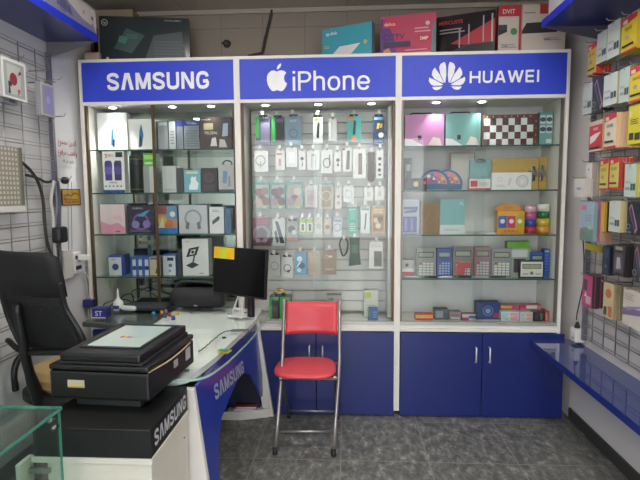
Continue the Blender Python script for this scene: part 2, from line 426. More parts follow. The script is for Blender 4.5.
    # downlights
    for xx in {'samsung': (-.36, .06, .33), 'iphone': (-.36, 0, .36), 'huawei': (-.28, .02)}[kind]:
        b = MB(); b.lathe([(.032, 0), (.032, .006), (.024, .007)], mat('d9d9d9', .3), o=(xx, .11, ZO+.001)); dl = b.build('downlight', t)
        b = MB(); b.lathe([(.022, -.003), (.022, -.001)], emit('f4f7ff', 10), o=(xx, .11, ZO+.001)); b.build('lamp', dl)
    return t
LSH = [1.832, 1.536, 1.247, .946]; RSH = [1.834, 1.539, 1.240, .940]
cabL = cabinet(X0, X1, 'samsung', 'left glass cabinet under the SAMSUNG sign, boxed accessories on its shelves', LSH, MIRROR)
cabM = cabinet(X1, X2, 'iphone', 'middle glass cabinet under the iPhone sign, hung with small packs on hooks', [], mat('d4d2ce', .4))
cabR = cabinet(X2, X3, 'huawei', 'right glass cabinet under the HUAWEI sign, stationery and calculators on its shelves', RSH, mat('e4e2e0', .45))
# spot light of the cabinets
def spot(loc, e, size=.03, col=(1, .98, .95), ang=2.2, rot=(0, 0, 0)):
    l = bpy.data.lights.new('downlight_beam', 'SPOT'); l.energy = e; l.color = col; l.shadow_soft_size = size; l.spot_size = ang; l.spot_blend = .5
    o = bpy.data.objects.new('downlight_beam', l); COL.objects.link(o); o.location = loc; o.rotation_euler = rot; return o
for xx, e in (((X0+X1)/2-.36, 7), ((X0+X1)/2+.06, 1.5), ((X0+X1)/2+.33, 1.5), ((X1+X2)/2-.36, 1.6), ((X1+X2)/2, 1.6), ((X1+X2)/2+.36, 1.6), ((X2+X3)/2-.28, 3), ((X2+X3)/2+.02, 2.5)):
    spot((xx, .11, ZO-.01), e, ang=1.5)
# middle cabinet: slatwall and hooks
b = MB(); W = (X2-X1)/2
sl = mat('d3d1cd', .4); z = ZR+.01
while z < ZO-.06:
    b.box(-W+.034, .30, z, W-.034, .384, z+.068, sl); b.box(-W+.034, .315, z+.068, W-.034, .384, z+.076, mat('b3b1ad', .5)); z += .076
b.build('slatwall', cabM)
b = MB()
for xx in (W-.056, W-.047, W-.038): b.box(xx, .08, ZR+.01, xx+.005, .30, ZO-.02, mat('c9c7c2', .3, .4))
b.build('side_rail', cabM)

# ------------------------------------------------------------------ stock on shelves
def shelf_item(name, label, cat, px0, px1, pt, zs, yf, d, face, side=None, items=(), rz=0, group=None, **kw):
    py = 240
    A = hit(px0, (pt+hit_py(zs))/2, 1, yf); B = hit(px1, (pt+hit_py(zs))/2, 1, yf); T = hit((px0+px1)/2, pt, 1, yf)
    lo, hi = ((-1.764, -.760) if cx_of(px0) < -.74 else (-.694, .300) if cx_of(px0) < .33 else (.366, 1.384))
    ax_, bx_ = max(A.x, lo), min(B.x, hi)
    w = bx_-ax_; h = T.z-zs
    cx = (ax_+bx_)/2
    loc = (cx, yf+d/2+.0005, zs+.0006)
    return carton(name, label, cat, w, d, h, loc, face, side, items, rz, group, **kw)
def cx_of(px): return hit(px, 200, 1, 0).x+.02
def hit_py(z):  # rough pixel row of height z at the cabinet front
    return 194-(z-1.52)*147
S = shelf_item
# -- left cabinet, first row
z = LSH[0]
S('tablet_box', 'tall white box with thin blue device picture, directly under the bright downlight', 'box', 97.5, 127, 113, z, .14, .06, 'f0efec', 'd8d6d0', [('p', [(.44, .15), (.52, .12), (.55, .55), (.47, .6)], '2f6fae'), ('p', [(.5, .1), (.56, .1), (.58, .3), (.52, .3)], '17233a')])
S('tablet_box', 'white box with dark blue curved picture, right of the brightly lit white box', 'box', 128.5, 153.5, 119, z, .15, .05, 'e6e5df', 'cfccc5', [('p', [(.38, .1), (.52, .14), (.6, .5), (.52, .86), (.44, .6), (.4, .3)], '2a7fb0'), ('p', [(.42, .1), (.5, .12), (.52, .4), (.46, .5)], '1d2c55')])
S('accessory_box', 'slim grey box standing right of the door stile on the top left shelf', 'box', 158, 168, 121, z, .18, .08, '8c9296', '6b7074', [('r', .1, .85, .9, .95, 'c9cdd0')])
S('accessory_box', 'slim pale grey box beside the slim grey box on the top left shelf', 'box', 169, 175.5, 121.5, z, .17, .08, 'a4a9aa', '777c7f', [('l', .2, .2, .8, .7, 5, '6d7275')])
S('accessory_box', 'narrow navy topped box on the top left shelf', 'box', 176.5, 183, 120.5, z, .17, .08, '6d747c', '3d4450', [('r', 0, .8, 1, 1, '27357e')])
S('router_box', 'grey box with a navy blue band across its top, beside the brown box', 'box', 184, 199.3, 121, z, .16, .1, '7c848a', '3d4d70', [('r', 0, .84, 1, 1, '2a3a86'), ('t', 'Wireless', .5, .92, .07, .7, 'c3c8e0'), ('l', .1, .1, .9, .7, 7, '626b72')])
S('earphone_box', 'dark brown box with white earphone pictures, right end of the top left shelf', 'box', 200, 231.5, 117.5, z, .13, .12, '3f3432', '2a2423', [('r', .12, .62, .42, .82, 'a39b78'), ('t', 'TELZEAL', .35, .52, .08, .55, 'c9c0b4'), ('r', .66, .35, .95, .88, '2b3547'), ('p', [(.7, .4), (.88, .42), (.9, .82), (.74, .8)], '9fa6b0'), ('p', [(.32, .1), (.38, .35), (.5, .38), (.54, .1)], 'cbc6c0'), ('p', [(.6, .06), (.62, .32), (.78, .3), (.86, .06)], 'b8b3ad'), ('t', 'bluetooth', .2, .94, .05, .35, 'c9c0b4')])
# -- second row
z = LSH[1]
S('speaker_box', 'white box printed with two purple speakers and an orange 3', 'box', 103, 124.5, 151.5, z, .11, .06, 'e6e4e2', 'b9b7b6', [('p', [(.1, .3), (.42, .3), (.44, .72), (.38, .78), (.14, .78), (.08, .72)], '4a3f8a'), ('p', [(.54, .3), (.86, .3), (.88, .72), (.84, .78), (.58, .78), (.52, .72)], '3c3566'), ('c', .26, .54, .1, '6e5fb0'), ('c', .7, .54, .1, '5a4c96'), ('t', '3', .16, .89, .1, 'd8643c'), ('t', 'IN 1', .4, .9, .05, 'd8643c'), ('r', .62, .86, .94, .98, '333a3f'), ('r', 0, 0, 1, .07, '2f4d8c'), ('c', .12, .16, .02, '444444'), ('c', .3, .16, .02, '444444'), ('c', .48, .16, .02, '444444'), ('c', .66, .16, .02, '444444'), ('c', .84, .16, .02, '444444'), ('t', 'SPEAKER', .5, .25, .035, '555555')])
b = MB(); r = .050; b.lathe([(.045, 0), (r, .012), (r, .245), (.05, .262), (.02, .266)], mat('26292b', .5)); b.lathe([(r+.001, .02), (r+.001, .028)], mat('5b7a3a', .4)); b.lathe([(r+.001, .235), (r+.001, .243)], mat('5b7a3a', .4))
o = b.build('portable_speaker', None, (hit(135, 175, 1, .2).x, .235, z+.001)); tag(o, 'dark cylindrical speaker with green rims, beside the purple speaker box', 'speaker')
S('charger_box', 'grey box standing under the small green box on the second left shelf', 'box', 143.5, 154.5, 166.5, z, .15, .1, '8b8f8d', '4c5052', [('r', .55, 0, 1, 1, 'b3b6b4')])
A = hit(142.5, 160, 1, .15); 
carton('accessory_box', 'small bright green box resting on the grey box by the cylindrical speaker', 'box', .083, .09, .102, (A.x+.045, .2, z+.178), '57a13e', '3d8030', [('r', .1, .55, .9, .85, '8ecb62'), ('t', 'GREEN', .5, .3, .14, 'e6f2dc')])
S('charger_box', 'plain pale grey box just right of the door stile, second left shelf', 'box', 162.5, 176, 166, z, .14, .09, 'babdbb', '8a8e8c', [('r', .1, .08, .9, .12, '9a9d9b')])
S('charger_box', 'thin black box between pale grey and light blue boxes', 'box', 177, 183.3, 168, z, .15, .09, '3a4143', '2b3032')
S('toy_box', 'light blue box with a white bear picture, second left shelf', 'box', 184, 200.5, 170, z, .13, .09, '74aebb', '4d8793', [('p', [(.3, .12), (.8, .12), (.88, .4), (.72, .55), (.74, .72), (.6, .66), (.5, .72), (.4, .6), (.42, .45), (.3, .3)], 'e8eeee'), ('r', .15, .84, .85, .92, 'e0dca0')])
S('headset_box', 'black box with dark red marks between bear box and box with clasp', 'box', 201.5, 217, 168, z, .13, .1, '241f23', '1b191c', [('c', .5, .6, .16, '3a3034'), ('o', .5, .6, .2, '63353c'), ('l', .15, .1, .85, .3, 3, '57484c')])
o = S('phone_accessory_box', 'grey white box with phone picture and black carrying clasp, second left shelf', 'box', 218.5, 234, 165, z, .13, .09, 'b5b5b7', '8e8e90', [('p', [(.25, .35), (.5, .3), (.6, .75), (.32, .8)], '6f8fb8'), ('p', [(.6, .2), (.8, .22), (.75, .6), (.62, .58)], '8d8f94'), ('r', 0, 0, 1, .1, '35363a')])
h = .0; b = MB(); b.tube([(-.03, 0, 0), (-.028, 0, .022), (0, 0, .034), (.028, 0, .022), (.03, 0, 0)], .005, BLACK, smooth=True); b.build('carrying_clasp', o, (0, 0, max(v.co.z for v in o.data.vertices)))
# -- third row
z = LSH[2]
S('gift_box', 'white box with pink cloud print, left end of the third left shelf', 'box', 100.5, 124.8, 204.5, z, .13, .08, 'dcc9cb', 'b9a6aa', [('p', [(0, 0), (1, 0), (1, .2), (.7, .38), (.4, .3), (0, .42)], 'd795ab'), ('p', [(.5, .5), (.9, .45), (.85, .62), (.6, .66)], 'e3b6c1'), ('r', .6, .05, .8, .09, '666666')])
S('headset_box', 'dark purple gaming headset box with bright blue stripe picture', 'box', 127.5, 154, 205.5, z, .13, .1, '2c2538', '1f1b26', [('o', .5, .42, .3, 1.0, '6b5496'), ('c', .3, .32, .14, '8d79b8'), ('c', .72, .34, .14, '7a68a6'), ('p', [(.35, .62), (.7, .8), (.88, .84), (.6, .6)], '4a93c4'), ('t', 'GAMING', .4, .9, .07, 'b9b2c9'), ('l', .1, .05, .9, .14, 2, '6f648a')])
S('toy_box', 'colourful cartoon print box behind the door stile, third left shelf', 'box', 156.5, 177, 206, z, .14, .09, 'b48a6a', '58809c', [('r', 0, .7, .5, 1, '8e3c3a'), ('r', .5, .5, 1, 1, '5c88a8'), ('c', .3, .45, .17, 'd8b23c'), ('c', .62, .35, .14, 'c86a3a'), ('r', 0, 0, 1, .2, '3576b8'), ('p', [(.1, .2), (.4, .2), (.3, .6)], 'ead9b8'), ('c', .8, .7, .1, 'dcd3c6')])
S('headphone_box', 'pale grey box with outlined over-ear headphones picture', 'box', 179, 207.3, 205.2, z, .12, .1, 'b9bcc0', '94979c', [('o', .5, .52, .33, .95, '8b8e93'), ('c', .5, .38, .22, 'b9bcc0'), ('p', [(.22, .18), (.34, .14), (.38, .38), (.26, .44)], '6c6f75'), ('p', [(.66, .14), (.78, .18), (.74, .44), (.62, .38)], '6c6f75')])
o = S('remote_box', 'white box with dark remote picture beside the headphones box', 'box', 209.5, 224, 207, z, .13, .08, 'd5d6d6', '37618f', [('p', [(.2, .32), (.66, .5), (.72, .6), (.62, .66), (.18, .46)], '3c3f44'), ('l', .2, .8, .7, .92, 2, '8a8a8a')])
S('accessory_box', 'narrow blue box at the right end of the third left shelf', 'box', 225, 230.5, 209, z, .15, .08, '466c93', '34506e')
# -- fourth row
z = LSH[3]
S('mouse_box', 'small white box with round blue picture and blue side, far left', 'box', 109, 121.5, 255.5, z, .13, .09, 'd3d6d9', '2b4f9c', [('c', .52, .42, .17, '27457c'), ('r', 0, .9, 1, 1, '2f57a8'), ('t', 'mouse', .4, .8, .06, '556070')])
b0 = S('mouse_box', 'blue side panel box pressed against the far left small white box', 'box', 121.6, 125, 255, z, .135, .09, '27489a', '23407f')
for i, (a, c, tp) in enumerate(((130.5, 136, 257), (136.6, 142, 257), (142.6, 148.5, 257))):
    S('charger_box', ['leftmost of three blue and white boxes, fourth left shelf', 'middle of three blue and white boxes, fourth left shelf', 'rightmost of three blue and white boxes, fourth left shelf'][i], 'box', a, c, tp, z, .13, .1, 'ccd3dd', '2a57a6', [('r', 0, 0, .4, 1, '2d5cb0'), ('c', .7, .4, .12, '2b3f78'), ('r', .4, .86, 1, 1, '3763b4')], group='blue and white charger boxes')
S('accessory_box', 'beige box with brown figure, left of door stile, fourth left shelf', 'box', 149.5, 160.5, 257, z, .14, .1, 'c3b59d', '9b8f7b', [('p', [(.5, .1), (.85, .1), (.8, .4), (.6, .38)], '6e5a44'), ('r', .1, .86, .9, .96, '3f5f95')])
S('camera_box', 'white box with dark blue camera picture, right of door stile', 'box', 163, 175.5, 254.5, z, .13, .1, 'd4d7da', '3b62a8', [('r', .35, .7, .85, .85, '27304c'), ('c', .6, .48, .09, '5d78b0'), ('c', .55, .22, .06, '7a8fb8'), ('r', 0, .94, 1, 1, '3e68b4')])
S('laptop_stand_box', 'tall white box printed with black folding laptop stand', 'box', 182.5, 208.5, 239, z, .12, .1, 'd9d8d6', 'b3b2b0', [('p', [(.14, .5), (.54, .56), (.66, .8), (.26, .74)], '2e2f31'), ('p', [(.27, .56), (.46, .59), (.53, .73), (.34, .7)], 'c9c8c6'), ('c', .4, .645, .04, '2e2f31'), ('p', [(.38, .38), (.44, .38), (.5, .56), (.44, .56)], '4a4b4e'), ('p', [(.12, .28), (.36, .2), (.64, .3), (.4, .38)], '3a3b3d'), ('t', 'SERIES', .2, .93, .03, '777777'), ('r', .64, .06, .8, .08, '777777')])
S('accessory_box', 'slim dark box left of the tall laptop stand box', 'box', 177.5, 181.8, 252, z, .15, .08, '43484c', '31353a')
# modem and cables on the cabinet bottom
zb = ZR-.018
b = MB(); b.box(-.17, -.09, 0, .17, .09, .03, mat('23282a', .4), .008); b.box(-.12, -.092, .01, -.03, -.0905, .018, mat('5c6668', .4))
o = b.build('network_switch', None, (hit(135, 308, 1, .17).x, .17, zb+.002)); tag(o, 'flat dark network switch lying on the floor of the left cabinet', 'switch')
b = MB(); cx = hit(130, 300, 1, .15).x
b.tube([(cx-.16, .12, zb+.035), (cx-.14, .14, zb+.09), (cx-.05, .16, zb+.13), (cx+.06, .15, zb+.09), (cx+.15, .14, zb+.06), (cx+.2, .13, zb+.04)], .004, BLACK, 6, smooth=True)
b.tube([(cx-.06, .10, zb+.035), (cx-.05, .12, zb+.15), (cx+.02, .13, zb+.175), (cx+.05, .12, zb+.10), (cx+.12, .12, zb+.07), (cx+.18, .12, zb+.04)], .004, BLACK, 6, smooth=True)
b.tube([(cx-.18, .14, zb+.04), (cx-.20, .15, zb+.09), (cx-.12, .16, zb+.12), (cx-.02, .16, zb+.08), (cx+.02, .15, zb+.04)], .0035, BLACK, 6, smooth=True)
o = b.build('cable_loop', None); tag(o, 'loops of black cable over the flat network switch', 'cable')

# -- right cabinet
z = RSH[0]
def case(px0, px1, pt, col, dk, label):
    o = S('document_case', label, 'case', px0, px1, pt, RSH[0], .13, .06, col, dk, [('c', .38, .24, .035, '2a2a2e'), ('r', .02, .0, .98, .03, dk), ('p', [(0, .02), (.5, .02), (.2, .22), (0, .25)], 'd6d3d8'), ('p', [(.6, .05), (.95, .02), (.9, .25), (.72, .3)], 'd9c7c4')], rough=.22)
    w = o.dimensions[0]; zt = max(v.co.z for v in o.data.vertices)
    w = max(v.co.x for v in o.data.vertices)
    b = MB(); b.tube([(-w*.75, -.0, 0), (-w*.6, -.0, .012), (w*.35, -.0, .012), (w*.5, 0, 0)], .005, BLACK); b.build('handle', o, (0, 0, zt))
    b = MB(); b.box(-.012, -.008, 0, .012, 0, .03, BLACK, .003); b.build('latch', o, (-.12*w*2, -.031, .045)); return o
case(404.8, 444, 114.5, 'c183b3', 'a0649a', 'pink plastic document case with black handle, top right shelf')
case(445.8, 480.5, 113.5, '78a8a4', '5a8a88', 'teal plastic document case with black handle, top right shelf')
def board():
    A = hit(482, 130, 1, .15); B = hit(538.5, 130, 1, .12); h = hit(510, 114.5, 1, .13).z-RSH[0]; w = B.x-A.x
    b = MB(); b.box(-w/2, -.012, 0, w/2, .012, h, mat('5b3630', .35)); bmesh.ops.recalc_face_normals(b.bm, faces=b.bm.faces[:])
    m1 = mat('ccd0d0', .3); m2 = mat('4f2e2a', .3); y = -.0128
    g = .88/8; gz = .88/4
    for i in range(8):
        for j in range(4):
            x = -w/2+w*(.03+i*g); zz = h*(.0+j*gz)
            b.face([(x, y, zz), (x+w*g, y, zz), (x+w*g, y, zz+h*gz), (x, y, zz+h*gz)], m1 if (i+j) % 2 else m2)
    lm = mat('d8cfc4', .4)
    for i, c in enumerate('ABCDEFGH'): b.text(c, -w/2+w*(.085+i*g), h*.94, h*.055, lm, y=-.0125)
    for i in range(4): b.text(str(i+1), w/2-w*.045, h*(.11+i*gz), h*.055, lm, y=-.0125)
    o = b.build('chessboard', None, ((A.x+B.x)/2, .145, RSH[0]+.001), -.06, fix=False); tag(o, 'brown and white chessboard standing upright between two teal cases', 'chessboard')
board()
S('stationery_box', 'teal box with four small device pictures, right end of top right shelf', 'box', 539.5, 559.5, 112, z, .17, .08, '74a5a6', '4f8184', [('r', .05, .66, .42, .9, 'd9dfe0'), ('r', .52, .66, .95, .9, 'd9dfe0'), ('r', .05, .38, .42, .6, 'd9dfe0'), ('r', .52, .38, .95, .6, 'd9dfe0'), ('c', .24, .78, .07, 1.2, '4a4f63'), ('c', .73, .78, .07, 1.2, '4a4f63'), ('c', .24, .49, .07, 1.2, '4a4f63'), ('c', .73, .49, .07, 1.2, '4a4f63'), ('r', .5, .08, .92, .2, 'c8d8d4')])
z = RSH[1]
S('glue_bottle', 'dark narrow upright box at the left end of the second right shelf', 'box', 405, 411.5, 158, z, .2, .05, '44494c', '33373a', [('r', .2, .6, .8, .8, '9aa0a2')])
S('hole_punch', 'low black box with round yellow badge, second right shelf', 'box', 405, 427, 178, z, .12, .07, '26262a', '1c1c20', [('r', .05, .2, .4, .8, '3a3d48'), ('c', .5, .5, .22, 'cdbf6a'), ('r', .6, .2, .95, .75, '35363c')], bev=.006)
def palette(px, label):
    c = hit(px, 178, 1, .14); b = MB(); R = .098
    P = [(R*math.cos(a*PI/24)*1.05, R*math.sin(a*PI/24)+R*.42) for a in range(-3, 28)]
    b.prism([(x, zz) for x, zz in P], 1, -.006, .006, mat('3c5f86', .35)); bmesh.ops.recalc_face_normals(b.bm, faces=b.bm.faces[:])
    pal = ['c2486a', 'd9b83c', 'e07a3a', 'd87aa0', '4a8fc0', 'e5e0d8', '6a3f7a', 'cc4c44', '3fa08a']
    deco(b, 2*R, 2*R, -.0061, [('p', [(.5+.44*math.cos(a*PI/12), .21+.44*math.sin(a*PI/12)) for a in range(13)], 'b08a96'), ('p', [(.5+.26*math.cos(a*PI/12), .21+.26*math.sin(a*PI/12)) for a in range(13)], '7c6a92')]+[('c', .5+.34*math.cos(a), .21+.34*math.sin(a), .055, pal[i % 9]) for i, a in enumerate([.2, .6, 1.0, 1.4, 1.8, 2.2, 2.6, 3.0])]+[('c', .5+.17*math.cos(a), .23+.17*math.sin(a), .045, pal[(i*2+1) % 9]) for i, a in enumerate([.3, 1.0, 1.7, 2.4])])
    o = b.build('paint_palette', None, (c.x, .15 if px > 436 else .13, z+.001), fix=False); tag(o, label, 'palette')
palette(434, 'left round multicoloured paint palette standing behind the black box'); palette(447.5, 'right round multicoloured paint palette, in front of white framed board')
o = S('framed_board', 'white board with thin brown frame leaning behind the paint palettes', 'board', 450, 474.5, 152.5, z, .26, .015, 'c8c4bd', 'a39882', [('r', 0, .97, 1, 1, '8d7f66'), ('r', 0, 0, .04, 1, '8d7f66'), ('r', .96, 0, 1, 1, '8d7f66')])
def clipboard(px0, px1, pt, yf, col, label, clipx, side=False, d=.012):
    o = S('clipboard', label, 'clipboard', px0, px1, pt, RSH[1], yf, d, col, col, [])
    w = max(v.co.x for v in o.data.vertices); h = max(v.co.z for v in o.data.vertices)
    b = MB(); cm = mat('8a8782', .3, .8)
    if side:
        b.box(w-.05, -d/2-.010, h*.28, w-.02, -d/2, h*.75, cm, .004); b.box(w-.075, -d/2-.014, h*.42, w-.01, -d/2-.009, h*.60, cm, .003); b.tube([(w-.035, -.014, h*.3), (w-.035, -.02, h*.5), (w-.035, -.014, h*.72)], .006, cm)
    else:
        b.box(-w*.5, -d/2-.010, h-.018, w*.5, -d/2, h-.004, cm, .003); b.tube([(-w*.4, -.012, h-.008), (-w*.2, -.012, h+.004), (w*.2, -.012, h+.004), (w*.4, -.012, h-.008)], .003, cm)
    b.build('metal_clip', o); return o
clipboard(469.5, 491, 160, .22, '7fa9ad', 'teal clipboard with metal clip on top, behind the white red box', 0)
clipboard(492, 538.3, 158.5, .22, 'bd9d57', 'wide tan clipboard with metal clip at its right, second right shelf', 1, True)
clipboard(539, 557, 157, .24, 'b5954f', 'narrow tan clipboard at the right end of the second right shelf', 1, True)
S('eraser_box', 'low white box with red square print below the teal clipboard', 'box', 469.5, 490.5, 179, z, .13, .05, 'd6d3d0', 'b9b5b2', [('r', 0, 0, 1, .16, 'b0453f'), ('r', .05, .3, .38, .85, 'c23a40'), ('l', .45, .4, .9, .7, 3, '9a9a9a')])
S('fan_box', 'white box with faint circular outlines in front of tan clipboard', 'box', 491.8, 531.5, 172.6, z, .12, .06, 'dcdbd9', 'bcbbb9', [('o', .77, .5, .36, 1.0, 'b4b4b5'), ('o', .77, .5, .22, 1.0, 'bcbcbd'), ('o', .2, .62, .14, 1.0, 'b8b8b9'), ('l', .1, .15, .35, .3, 2, 'b4b4b4'), ('p', [(.4, .25), (.45, .25), (.5, .7), (.45, .7)], 'c2c2c3')])
z = RSH[2]
S('craft_bag', 'pale pouch with blue purple figures, left end of the third right shelf', 'pouch', 402, 419.5, 199, z, .12, .04, 'aeb2bd', '8c90a0', [('r', .05, .05, .85, .5, '4a4f8e'), ('r', .15, .1, .3, .45, '8b86b8'), ('r', .5, .1, .62, .45, '8b86b8'), ('r', .1, .7, .9, .78, '5d648f'), ('p', [(.1, .6), (.8, .62), (.9, .7), (.2, .66)], '55508a')], bev=.01)
S('notebook', 'brown kraft notebook standing upright, third right shelf', 'notebook', 420.5, 439.5, 203, z, .13, .015, '84694a', 'c9c0ae', [('p', [(.1, .2), (.5, .7), (.45, .72), (.08, .25)], '96795a'), ('p', [(.5, .3), (.9, .55), (.88, .6), (.5, .36)], '927556')])
S('notebook', 'teal notebook with white label band along its bottom', 'notebook', 440, 464.8, 199, z, .13, .02, '74a6a8', 'c3d0cf', [('r', 0, 0, 1, .26, 'c4cdcb'), ('l', .15, .08, .85, .16, 2, '8aa09e'), ('p', [(.75, .85), (.95, .8), (.92, .9), (.8, .93)], '9cc6c6')])
for i, (a, c) in enumerate(((476, 484), (486, 495))):
    A = hit((a+c)/2, 232, 1, .14); b = MB(); b.box(-.03, -.035, 0, .03, .035, .004, mat('dcdcda', .5)); b.box(-.024, -.03, .004, .028, .03, .007, mat('d0d2d2', .5)); o = b.build('note_pad', None, (A.x, .14, z+.001), .3-.2*i); tag(o, ['left small white note pad lying flat on the third right shelf', 'right small white note pad lying flat beside the orange display'][i], 'note pad', 'note pads')
o = S('counter_display', 'orange cardboard display box holding small coloured packs', 'display', 497.5, 524.5, 211, z, .12, .07, 'd39a2a', 'b97f20', [('r', .0, .0, 1, .22, 'cf8f1f'), ('r', .03, .26, .34, .78, '2f4ea0'), ('r', .36, .26, .66, .78, 'b3304a'), ('r', .68, .26, .97, .78, 'a9a02e'), ('c', .18, .55, .1, 'c9d2e4'), ('c', .51, .55, .1, 'e4c9ce'), ('c', .82, .55, .1, 'e4e0a8'), ('t', 'PUSH PINS', .5, .11, .09, '7a4a10')])
b = MB(); h = max(v.co.z for v in o.data.vertices); w = max(v.co.x for v in o.data.vertices)
b.prism([(-w, h), (w, h), (w*.95, h+.03), (w*.55, h+.045), (-w*.45, h+.048), (-w*.95, h+.02)], 1, .03, .033, mat('cf8a2c', .4)); b.text('Clips', 0, h+.022, .016, mat('7a3a14'), y=.029); b.build('header_card', o)
def rolls(px0, px1, cols, label, z0):
    A = hit(px0, 220, 1, .14); B = hit(px1, 220, 1, .14); B.x = min(B.x, 1.386); r = (B.x-A.x)/2; zz = z0
    for i, (c, h) in enumerate(cols):
        b = MB(); b.lathe([(r*.55, 0), (r, 0), (r, h), (r*.55, h)], mat(c, .25)); o = b.build('tape_roll', None, ((A.x+B.x)/2, .14+r, zz+.0005)); tag(o, label % ['bottom', 'second', 'third', 'topmost'][i], 'tape', 'ribbon rolls'); zz += h+.001
rolls(526.3, 538.3, [('b53448', .047), ('3b4da2', .047), ('b85a8c', .047), ('d8a6b4', .045)], '%s roll of the left ribbon stack beside the orange display', z)
rolls(539.2, 555.5, [('cf9338', .05), ('cdb03a', .05), ('2f6e42', .047), ('d9dbcf', .05)], '%s roll of the right ribbon stack, wider than its neighbour', z)
# fourth shelf: calculators
z = RSH[3]
def keys(cm, n=5, m=4, u0=.12, u1=.88, v0=.06, v1=.52):
    r = []
    for i in range(m):
        for j in range(n):
            a = u0+(u1-u0)*i/m; c = v0+(v1-v0)*j/n
            r.append(('r', a+.02, c+.02, a+(u1-u0)/m-.02, c+(v1-v0)/n-.012, cm if not (i == 0 and j == n-1) else 'a8403a'))
    return r
def calc(px0, px1, pt, yf, col, kcol, label, body='calculator', d=.02, extra=(), scr='8f9a86', **k):
    return S(body, label, 'calculator', px0, px1, pt, z, yf, d, col, None, [('r', .1, .68, .9, .88, '202224'), ('r', .14, .71, .86, .85, scr)]+keys(kcol)+list(extra), **k)
S('eraser_pack', 'red and white small box at the left end of the calculator shelf', 'box', 402, 414, 260, z, .13, .06, 'b8b0ae', '94504c', [('r', 0, 0, 1, .3, 'c05850'), ('r', 0, .3, 1, .5, 'd9d6d4'), ('c', .4, .7, .1, '555555')])
calc(416.5, 435.5, 248.5, .12, '8c8e8b', 'd2d2cc', 'grey calculator with pale keys, leftmost on its shelf')
calc(437, 451.5, 248.5, .15, '2c4a96', '9fb0cc', 'blue boxed calculator behind the leftmost grey calculator', 'calculator_box', .04)
calc(453, 472.5, 247, .13, '6b6866', 'c9c6c2', 'calculator box with red key picture, third from the left', 'calculator_box', .04, [('r', .15, .1, .6, .4, 'b4463e'), ('r', .2, .3, .9, .5, 'a8403a')])
calc(474.5, 490.5, 247, .14, '8a7178', 'c8c2c4', 'pinkish grey calculator box, fourth from the left', 'calculator_box', .04, [('r', 0, 0, .08, 1, 'b04a54')])
calc(491.5, 511.5, 248.5, .12, '84868a', 'd8d8d2', 'grey desk calculator with white keys beside the green card box', 'calculator')
S('calculator_box', 'white and grey box with bright green top behind calculators', 'box', 507, 529.5, 241.5, z, .18, .06, '9aa09a', '70806a', [('r', 0, .80, 1, 1, '6ea33a'), ('r', .1, .55, .9, .76, 'c9cdc8'), ('r', .3, .1, .8, .5, '3c4042')])
calc(530.5, 543.3, 252.5, .16, '2f539f', '8ea6cf', 'blue box behind the small white calculator', 'calculator_box', .04)
S('calculator_box', 'dark blue box at the right end of the calculator shelf', 'box', 544, 556.5, 249.5, z, .14, .06, '274a98', '1f3c7c', [('l', .2, .2, .8, .85, 6, '5a78b8'), ('r', .1, .9, .9, .96, 'a9b6d0')])
S('desk_calculator', 'small white calculator with wide display in front of blue boxes', 'calculator', 520, 543.5, 261, z, .085, .03, '222426', '1a1b1d', [('r', .03, .1, .97, .95, 'd2d1cb'), ('r', .1, .55, .9, .82, '2e3030'), ('r', .13, .58, .87, .79, '9aa07a'), ('c', .5, .3, .1, '6a6a66'), ('r', .1, .2, .35, .3, 'a9a9a4'), ('r', .65, .2, .9, .3, 'a9a9a4')])
for i, (a, c, col, lab) in enumerate(((403, 419, 'b8c4c0', 'pale green pen lying at the shelf edge, far left below calculators'), (424, 437, '1e2022', 'short black pen lying before the leftmost grey calculator'), (439, 452, 'c6c8c6', 'white marker lying before the blue calculator box'), (453, 471, '17181a', 'black pen lying before the red keyed calculator box'), (473, 488, 'c2c4c4', 'white pen lying before the pinkish calculator box'), (489, 506, '202224', 'black marker lying before the grey desk calculator'))):
    A = hit(a, 276, 1, .095); B = hit(c, 276, 1, .085); b = MB(); L = B.x-A.x; b.lathe([(.002, 0), (.006, .012), (.0065, L*.3), (.0065, L), (.003, L+.003)], mat(col, .3), 12, axis=0); o = b.build('pen', None, (A.x, .09, z+.0075), .05*(i % 3-1)); tag(o, lab, 'pen')
# fifth: cabinet floor
z = ZR-.019
def F(*a, **k): return S(*a, **k)
F('eraser_pack', 'low red and yellow striped box on the right cabinet floor', 'box', 415.5, 433, 314, z, .13, .06, 'c4413a', 'a33530', [('r', 0, .35, 1, .62, 'd8b94a'), ('r', 0, .7, 1, .8, 'dcc77a')])
F('tool_box', 'grey dark box with pale panel, right of the striped box', 'box', 434.5, 448.5, 309.5, z, .15, .08, '5a5f62', '3d4144', [('r', .1, .2, .6, .85, '8f979a'), ('r', .65, .3, .9, .7, '39506a')])
F('tape_box', 'flat grey box with red stripe, centre of the right cabinet floor', 'box', 449.5, 461, 312, z, .14, .07, '81868a', '606468', [('r', .1, .5, .9, .7, 'b5483f'), ('r', .1, .15, .9, .35, 'b8babb')])
F('tape_box', 'low white red box beside the flat grey box', 'box', 462, 475.5, 314.5, z, .13, .07, 'b9bcc0', '9d4d4d', [('r', 0, 0, .5, .5, 'b0404a'), ('r', .5, .4, 1, .8, '44608e')])
F('game_box', 'dark blue box with emblem on the right cabinet floor', 'box', 476.5, 499.5, 302.5, z, .17, .08, '20356f', '182955', [('o', .5, .5, .3, 1.0, '5f7db4'), ('c', .5, .5, .15, '8aa0c8'), ('r', .75, .1, .98, .4, '8f2f3a')])
F('card_box', 'flat pack with yellow and pink print behind two white boxes', 'box', 500.5, 519, 305, z, .20, .06, 'b35068', '8a3a50', [('r', 0, .75, .6, .92, 'cdb24a'), ('c', .75, .85, .05, 'cc3a4a')])
